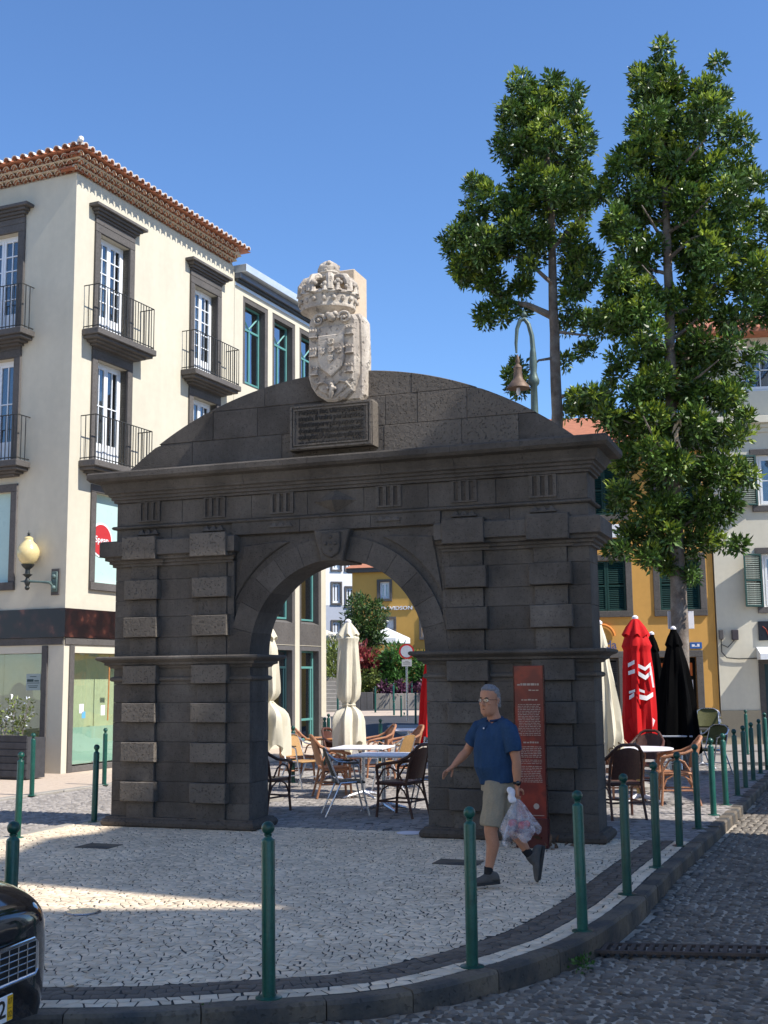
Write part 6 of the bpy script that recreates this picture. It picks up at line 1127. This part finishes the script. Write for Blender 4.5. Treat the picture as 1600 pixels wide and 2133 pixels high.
# head: skull, jaw, nose, brow, ears
def hp(f, s, z): return hd + fd * f + sd * s + Vector((0, 0, z))
loft(bm_, [(tuple(hp(.018, 0, -.128)), .052, .046, fy), (tuple(hp(.022, 0, -.108)), .074, .060, fy), (tuple(hp(.015, 0, -.065)), .088, .070, fy), (tuple(hp(.004, 0, -.02)), .096, .075, fy), (tuple(hp(-.002, 0, .03)), .100, .078, fy), (tuple(hp(-.008, 0, .075)), .097, .077, fy), (tuple(hp(-.01, 0, .11)), .078, .062, fy), (tuple(hp(-.01, 0, .135)), .045, .038, fy), (tuple(hp(-.01, 0, .143)), .015, .012, fy)], 20)
loft(bm_, [(tuple(hp(.085, 0, .022)), .010, .011), (tuple(hp(.100, 0, .0)), .012, .012), (tuple(hp(.113, 0, -.022)), .014, .016), (tuple(hp(.100, 0, -.037)), .012, .018)], 10); bm_.ball(tuple(hp(.098, .014, -.032)), .010, 8, 6); bm_.ball(tuple(hp(.098, -.014, -.032)), .010, 8, 6)
for s_ in (-1, 1):
    bm_.ball(tuple(hp(.078, s_ * .032, .030)), .017, 10, 6, sz=.6); bm_.ball(tuple(hp(.070, s_ * .042, -.02)), .020, 10, 6); loft(bm_, [(tuple(hp(-.012, s_ * .070, -.04)), .010, .008), (tuple(hp(-.018, s_ * .082, -.01)), .014, .010), (tuple(hp(-.022, s_ * .085, .015)), .016, .010), (tuple(hp(-.02, s_ * .078, .028)), .010, .007)], 8)
loft(bm_, [(tuple(hp(.082, -.026, -.066)), .006, .006), (tuple(hp(.092, 0, -.062)), .010, .009), (tuple(hp(.082, .026, -.066)), .006, .006)], 8); loft(bm_, [(tuple(hp(.080, -.022, -.079)), .006, .006), (tuple(hp(.090, 0, -.078)), .010, .008), (tuple(hp(.080, .022, -.079)), .006, .006)], 8); bm_.ball(tuple(hp(.072, 0, -.105)), .026, 10, 7)
# hands: palm, four fingers, thumb
def hand(W_, d, n_, side, curl, th_out):
    d = d.normalized(); n_ = (n_ - d * n_.dot(d)).normalized(); s = d.cross(n_) * side
    loft(bm_, [(tuple(W_ - d * .01), .022, .028), (tuple(W_ + d * .03), .018, .036), (tuple(W_ + d * .065), .017, .040), (tuple(W_ + d * .09), .013, .039)], 12)
    for k, ln in enumerate((.072, .082, .077, .060)):
        r0 = W_ + d * .085 + s * (.029 - k * .0195); p0 = r0; dd = d.copy(); pts = [p0]
        for q in range(3): dd = (dd + n_ * curl * (.55 + .25 * q)).normalized(); p0 = p0 + dd * ln * (.42, .32, .26)[q]; pts.append(p0)
        bm_.tube(pts, [.0092, .0088, .0082, .0065], 8)
    t0 = W_ + d * .025 + s * .030; t1 = t0 + (d * .55 + s * th_out + n_ * .35).normalized() * .038; t2 = t1 + (d * .85 + s * th_out * .3 + n_ * .5).normalized() * .032; bm_.tube([t0, t1, t2, t2 + (t2 - t1).normalized() * .012], [.014, .011, .010, .007], 8)
hand(wrL, Vector((.0, -.02, -1)), Vector((.15, -1, 0)), 1, .95, .8)
hand(wrR, Vector((.80, .05, -.62)), Vector((-.4, .55, -.55)), -1, .35, .8)
bodyo = merged(bm_, 'body', SKIN, man, .0062, 3)
# clothes
b = MB(); loft(b, [((-.01, 0, .90), .158, .195, .15), ((-.005, 0, .97), .160, .195, .2), ((.025, 0, 1.06), .176, .195, .3), ((.025, 0, 1.18), .166, .192, .4), ((.01, 0, 1.32), .142, .198, .45), ((.0, 0, 1.405), .105, .175, .45), ((.0, 0, 1.445), .078, .10, .42), ((.005, .0, 1.462), .070, .078, .4)], 20)
for A, B in ((shL, elL), (shR, elR)): loft(b, [(tuple(A * .35 + Vector((0, 0, 1.415)) * .65), .055, .07), (tuple(A * .75 + Vector((0, 0, 1.405)) * .25), .062, .075), (tuple(A + (B - A) * .06), .072, .077), (tuple(A.lerp(B, .35)), .074, .076), (tuple(A.lerp(B, .72)), .074, .077)], 16)
shirt = merged(b, 'shirt', SHIRT, man, .0085, 4, .016, 8.5, 3.0)
b = MB(); cp = [(.005 + .074 * math.cos(a), .0 + .082 * math.sin(a), 1.462 + .014 * -math.cos(a - .5)) for a in np.linspace(.75, 6.28 + .25, 30)]; b.tube(cp, .010, 6); b.build('collar_band', M('navy_collar', (.012, .030, .085), .9), shirt, True)
pv = Vector((math.cos(.5), math.sin(.5), 0)); b = MB()
for k in range(5):
    z0, z1 = 1.42 - k * .045, 1.42 - (k + 1) * .045 + .002; r0_ = (.100 + .0155 * k); c_ = Vector((.005, 0, 0)); s_ = Vector((-math.sin(.5), math.cos(.5), 0)) * .013; r1_ = .100 + .0155 * (k + 1)
    a, d = c_ + pv * (r0_ + .012), c_ + pv * (r1_ + .012); b.add([tuple(a - s_ + Vector((0, 0, z0))), tuple(a + s_ + Vector((0, 0, z0))), tuple(d + s_ + Vector((0, 0, z1))), tuple(d - s_ + Vector((0, 0, z1)))], [(0, 1, 2, 3)])
b.build('placket', SHIRT, shirt, fixn=False); b = MB(); q = Vector((.005, 0, 0)) + pv * .131; b.ball((q.x, q.y, 1.385), .008, 8, 6); b.build('button', WPLASTIC, shirt, True)
b = MB(); loft(b, [((-.01, 0, .935), .135, .172, .1), ((-.01, 0, .88), .146, .182, .1), ((-.005, 0, .82), .145, .18, .1)], 18)
for H_, K_, q in ((hipL, kneeL, .90), (hipR, kneeR, .88)): loft(b, [(tuple(H_ + Vector((0, 0, .02))), .105, .10), (tuple(H_.lerp(K_, .35)), .105, .10), (tuple(H_.lerp(K_, .65)), .098, .096), (tuple(H_.lerp(K_, q)), .096, .092)], 16)
merged(b, 'shorts', KHAKI, man, .0085, 3, .013, 9.0, 8.0)
for A_, K_, toe, heel, nm in ((ankL, kneeL, Vector((.225, .105, .035)), Vector((.045, .095, .045)), 'l'), (ankR, kneeR, Vector((-.385, -.10, .055)), Vector((-.43, -.10, .285)), 'r')):
    b = MB(); u_ = (K_ - A_).normalized(); loft(b, [(tuple(A_ + u_ * .085), .040, .038), (tuple(A_ + u_ * .03), .040, .038), (tuple(A_ - u_ * .02), .041, .038)], 12); b.build('sock', SOCK, man, True)
    ax = (toe - heel).normalized(); nrm = Vector((-ax.z, 0, ax.x)); nrm = nrm if nrm.dot(A_ - heel) > 0 else -nrm; b = MB(); L_ = (toe - heel).length + .05
    prof = [(-.035, .030, .026, .03), (-.02, .043, .034, .045), (.03, .055, .037, .055), (.075, .056, .039, .05), (.125, .044, .044, .032), (.18, .036, .047, .022), (.225, .027, .040, .014), (.245, .014, .022, .008)]
    pts = [(tuple(heel + ax * (p_[0] * L_ / .245) + nrm * p_[3]), p_[1], p_[2]) for p_ in prof]; vs = []
    for (c_, h_, w_) in pts:
        for j in range(12): a = 2 * math.pi * j / 12; vs.append(tuple(Vector(c_) + nrm * math.sin(a) * h_ * (1.0 if math.sin(a) > 0 else .75) + Vector((0, 1, 0)) * math.cos(a) * w_))
    b.add(vs, [(i * 12 + j, i * 12 + (j + 1) % 12, (i + 1) * 12 + (j + 1) % 12, (i + 1) * 12 + j) for i in range(7) for j in range(12)] + [tuple(range(11, -1, -1)), tuple(range(84, 96))])
    loft(b, [(tuple(A_ + u_ * .02), .047, .043), (tuple(A_ - u_ * .03), .048, .043), (tuple(A_ - u_ * .06), .045, .04)], 12)
    sh_ = merged(b, 'shoe', SHOE, man, .007, 3); b = MB(); vs = []
    for i, p_ in enumerate(prof[:-1]):
        c_ = heel + ax * (p_[0] * L_ / .245); w_ = p_[2] * 1.02
        for (h_, sy) in ((-.014, -1), (-.014, 1), (.012, 1), (.012, -1)): vs.append(tuple(c_ + nrm * (h_ + .006) + Vector((0, sy * w_, 0))))
    b.add(vs, [(i * 4 + j, i * 4 + (j + 1) % 4, (i + 1) * 4 + (j + 1) % 4, (i + 1) * 4 + j) for i in range(6) for j in range(4)] + [(3, 2, 1, 0), (24, 25, 26, 27)]); b.build('sole', SOLE, sh_, True)
# hair, glasses, eyes, mouth, watch
b = MB(); loft(b, [(tuple(hp(-.055, 0, -.045)), .048, .066, fy), (tuple(hp(-.042, 0, .0)), .066, .074, fy), (tuple(hp(-.033, 0, .045)), .075, .079, fy), (tuple(hp(-.014, 0, .085)), .092, .081, fy), (tuple(hp(-.006, 0, .112)), .090, .071, fy), (tuple(hp(-.012, 0, .143)), .048, .042, fy), (tuple(hp(-.012, 0, .151)), .012, .012, fy)], 20)
merged(b, 'hair', HAIR, man, .006, 2, .004, 45.0, 1.0)
hs_ = MB(); r_ = np.random.default_rng(5); hv = []; hf = []
for k in range(2600):
    a = r_.uniform(0, 6.283); zz3 = r_.uniform(-.05, .148); fr_ = math.sqrt(max(0, 1 - max(0, (zz3 - .03) / .122) ** 2)); q0 = hp(-.016 + .093 * fr_ * math.cos(a), .083 * fr_ * math.sin(a), zz3)
    if math.cos(a) > (.2 if zz3 < .07 else .75): continue
    dq = (q0 - hp(0, 0, .03)).normalized() * .5 + Vector((0, 0, -.7)) + fd * -.3; dq = dq.normalized() * r_.uniform(.010, .022); sdq = dq.cross(Vector((r_.normal(), r_.normal(), r_.normal()))).normalized() * .0011; b0 = len(hv); hv += [tuple(q0 - sdq), tuple(q0 + sdq), tuple(q0 + dq + (q0 - hd).normalized() * .004)]; hf.append((b0, b0 + 1, b0 + 2))
hs_.add(hv, hf); tag(hs_.build('hair_strands', M('grey_hair_strand', (.34, .33, .33), .6, isl=.5), man, fixn=False), kind='stuff')
FRM = M('brown_frame', (.05, .02, .015), .35); b = MB()
for s_ in (-1, 1):
    c_ = hp(.112, s_ * .034, .008); w_, h_ = .027, .016; b.tube([c_ + sd * (s_ * w_ * math.cos(a)) - fd * (.014 * (1 + math.cos(a)) * .5) + Vector((0, 0, h_ * math.sin(a))) for a in np.linspace(0, 6.283, 18)], .0018, 5); b.tube([hp(.098, s_ * .061, .014), hp(.06, s_ * .080, .012), hp(-.01, s_ * .085, .010)], .0022, 5)
b.tube([hp(.112, -.008, .012), hp(.116, 0, .014), hp(.112, .008, .012)], .0018, 5); gl_ = b.build('glasses', FRM, man, True); b = MB()
for s_ in (-1, 1): c_ = hp(.109, s_ * .034, .008); q = [tuple(c_ + sd * (s_ * .026 * math.cos(a)) - fd * (.014 * (1 + math.cos(a)) * .5) + Vector((0, 0, .015 * math.sin(a)))) for a in np.linspace(0, 6.283, 15)[:-1]]; b.add(q, [tuple(range(14))])
b.build('lens', GLASSC, gl_, fixn=False)
EYE = M('eye_white', (.55, .5, .46), .3); IR = M('iris', (.03, .025, .02), .2)
for s_ in (-1, 1):
    b = MB(); b.ball(tuple(hp(.080, s_ * .032, .006)), .0125, 12, 8); e_ = b.build('eye', EYE, man, True); b = MB(); b.ball(tuple(hp(.0885, s_ * .0325, .006)), .0058, 10, 6); b.build('iris', IR, e_, True); b = MB(); b.tube([hp(.094, s_ * .014, .026), hp(.096, s_ * .03, .031), hp(.086, s_ * .05, .026)], [.004, .0055, .003], 6); b.build('eyebrow', IR, man, True)
b = MB(); b.tube([hp(.088, -.026, -.074), hp(.1005, 0, -.0705), hp(.088, .026, -.074)], [.002, .0042, .002], 6); b.build('mouth', M('lip', (.09, .03, .025), .5), man, True)
b = MB(); w0 = wrL + Vector((0, 0, .03)); b.lathe([(.033, -.012), (.036, -.012), (.036, .012), (.033, .012)], 16, tuple(w0)); wt = b.build('watch', SOCK, man, True); b = MB(lambda x, y, z: (w0.x + x, w0.y + .034 + z, w0.z + y)); b.lathe([(0, 0), (.022, 0), (.022, .011), (.018, .013), (0, .013)], 18); b.build('watch_face', M('black_glass', (.01, .01, .012), .1), wt, True)
# shopping bag of thin plastic with fruit, and a crumpled wrapper in the same hand
ca, sa = math.cos(math.pi + .10), math.sin(math.pi + .10)
def mw(v): v = v * MS; return Vector((mp.x + v.x * ca - v.y * sa, mp.y + v.x * sa + v.y * ca, v.z))
hw = mw(wrL + Vector((.0, -.01, -.105))); bag = thing('plastic_bag', 'thin translucent plastic bag of red fruit in the hand of the man', 'bag', hw)
PLA = bpy.data.materials.new('thin_plastic'); PLA.use_nodes = True; nd = PLA.node_tree.nodes; L = PLA.node_tree.links; pb_ = nd['Principled BSDF']; pb_.inputs['Base Color'].default_value = (.75, .76, .82, 1); pb_.inputs['Roughness'].default_value = .25
tb2 = nd.new('ShaderNodeBsdfTransparent'); mx = nd.new('ShaderNodeMixShader'); nz = nd.new('ShaderNodeTexNoise'); nz.inputs['Scale'].default_value = 14; mr_ = nd.new('ShaderNodeMapRange'); mr_.inputs[1].default_value = .35; mr_.inputs[2].default_value = .7; mr_.inputs[3].default_value = .10; mr_.inputs[4].default_value = .42; tc = nd.new('ShaderNodeTexCoord'); L.new(tc.outputs['Object'], nz.inputs[0]); L.new(nz.outputs[0], mr_.inputs[0]); L.new(mr_.outputs[0], mx.inputs[0]); L.new(tb2.outputs[0], mx.inputs[1]); L.new(pb_.outputs[0], mx.inputs[2]); L.new(mx.outputs[0], nd['Material Output'].inputs[0])
b = MB(); n = 40; vs = []; m = 14
for i in range(m + 1):
    f = i / m
    for j in range(n):
        a = 2 * math.pi * j / n; rr = .012 + .155 * f ** .85 * (1 + .16 * math.sin(5 * a + 1) + .12 * math.sin(9 * a + 2 + 2 * f)); drop = .30 * f * (1 - .16 * math.cos(a - .3) * f) + .05 * f * math.sin(4 * a + .6) * f
        if i == m: rr *= .8
        vs.append((rr * math.cos(a) * 1.05 + .02 * f, rr * math.sin(a) * .55, -drop))
b.add(vs, [(i * n + j, i * n + (j + 1) % n, (i + 1) * n + (j + 1) % n, (i + 1) * n + j) for i in range(m) for j in range(n)] + [tuple(range(m * n, (m + 1) * n))]); b.build('bag_skin', PLA, bag, True, fixn=False)
FR = M('red_fruit', (.42, .03, .04), .4, var=.2, scale=12); FP = M('plum', (.10, .03, .06), .4, var=.2, scale=12)
for k, (x, y, z, r_, mt) in enumerate(((-.05, -.02, -.20, .034, FR), (.03, -.03, -.215, .034, FR), (.075, .01, -.21, .030, FR), (-.01, .02, -.245, .032, FP), (-.075, .02, -.235, .03, FP), (.01, -.02, -.255, .03, FP), (-.03, .03, -.205, .032, FR))):
    b = MB(); b.ball((x, y, z), r_, 12, 8); b.build('fruit', mt, bag, True)
b = MB(); wv = mw(wrL + Vector((.055, .0, -.07)));
for k in range(5): b.ball((U(-.014, .014), U(-.008, .008), -.045 + k * .022), U(.022, .032), 9, 6, sx=1.1, sy=.6)
o = merged(b, 'paper_napkin', M('white_paper', (.70, .70, .74), .8), None, .006, 1, .01, 30, 2); o.location = wv; tag(o, "crumpled white napkin held against the man's hip", 'napkin')
# ------------------------------------------------------------------ added unseen houses: rooflines shaped to shade the square, pale fronts to bounce light
def block(name, label, outline, x0, x1, mat, wins, face):
    t = thing(name, label, 'house'); b = MB(lambda x, y, z: (x0 + y * (x1 - x0), x, z)); b.poly(outline, 0, 1); b.build('wall', mat, t)
    xf = x0 if face < 0 else x1
    for y, z in wins: b = MB(); b.cbox(xf + face * .05, xf - face * .02, y - .1, y + 1.1, z - .1, z + 2.0, .005); q = b.build('window', TRIM, t); b = MB(); b.box(xf + face * .055, xf + face * .07, y, y + 1.0, z, z + 1.9); b.build('pane', GLASS, q)
    return t
zs5 = (1.5, 5.0, 8.5, 12.0, 15.2)
block('shade_house', 'tall white unseen house, parapet shaped to cast the foreground shade', [(3.6, -.2), (9.9, -.2), (9.9, 17.7), (8.3, 17.95), (7.4, 18.4), (6.9, 18.5), (6.2, 19.1), (3.6, 19.15)], 11, 13.2, WHITEW, [(y, z) for z in zs5 for y in (4.0, 6.0, 8.0)], -1)
block('shade_gable_house', 'white unseen house, roof slope shaped to cast the notched shade', [(-3.5, -.2), (3.55, -.2), (3.55, 15.0), (3.0, 15.3), (2.63, 16.4), (2.45, 17.2), (2.33, 18.4), (1.5, 19.8), (-3.5, 19.8)], 11, 18, WHITEW, [(y, z) for z in zs5 for y in (-2.5, 0.0)], -1)
block('low_shade_house', 'low white unseen house added to shade the road at right', [(13.2, -.2), (18.8, -.2), (18.8, 8.5), (13.2, 8.7)], 11, 20, WHITEW, [(y, z) for z in (1, 5) for y in (14, 16.4)], -1)
block('bounce_cream_house', 'cream unseen house added left of the square to bounce sunlight', [(-24, -.2), (4.0, -.2), (4.0, 14), (-24, 14)], -20, -9.0, CREAM, [(y, z) for z in (1.5, 5.0, 8.5) for y in (-20, -16, -12, -8, -4, -.5)], 1)
block('bounce_white_house', 'white unseen house added further left of the square to bounce sunlight', [(4.6, -.2), (12.0, -.2), (12.0, 11), (4.6, 11)], -22, -12.0, WHITEW, [(y, z) for z in (1.5, 5.0, 8.0) for y in (5.2, 7.6, 10)], 1)
bpy.data.scenes.remove(TMP)
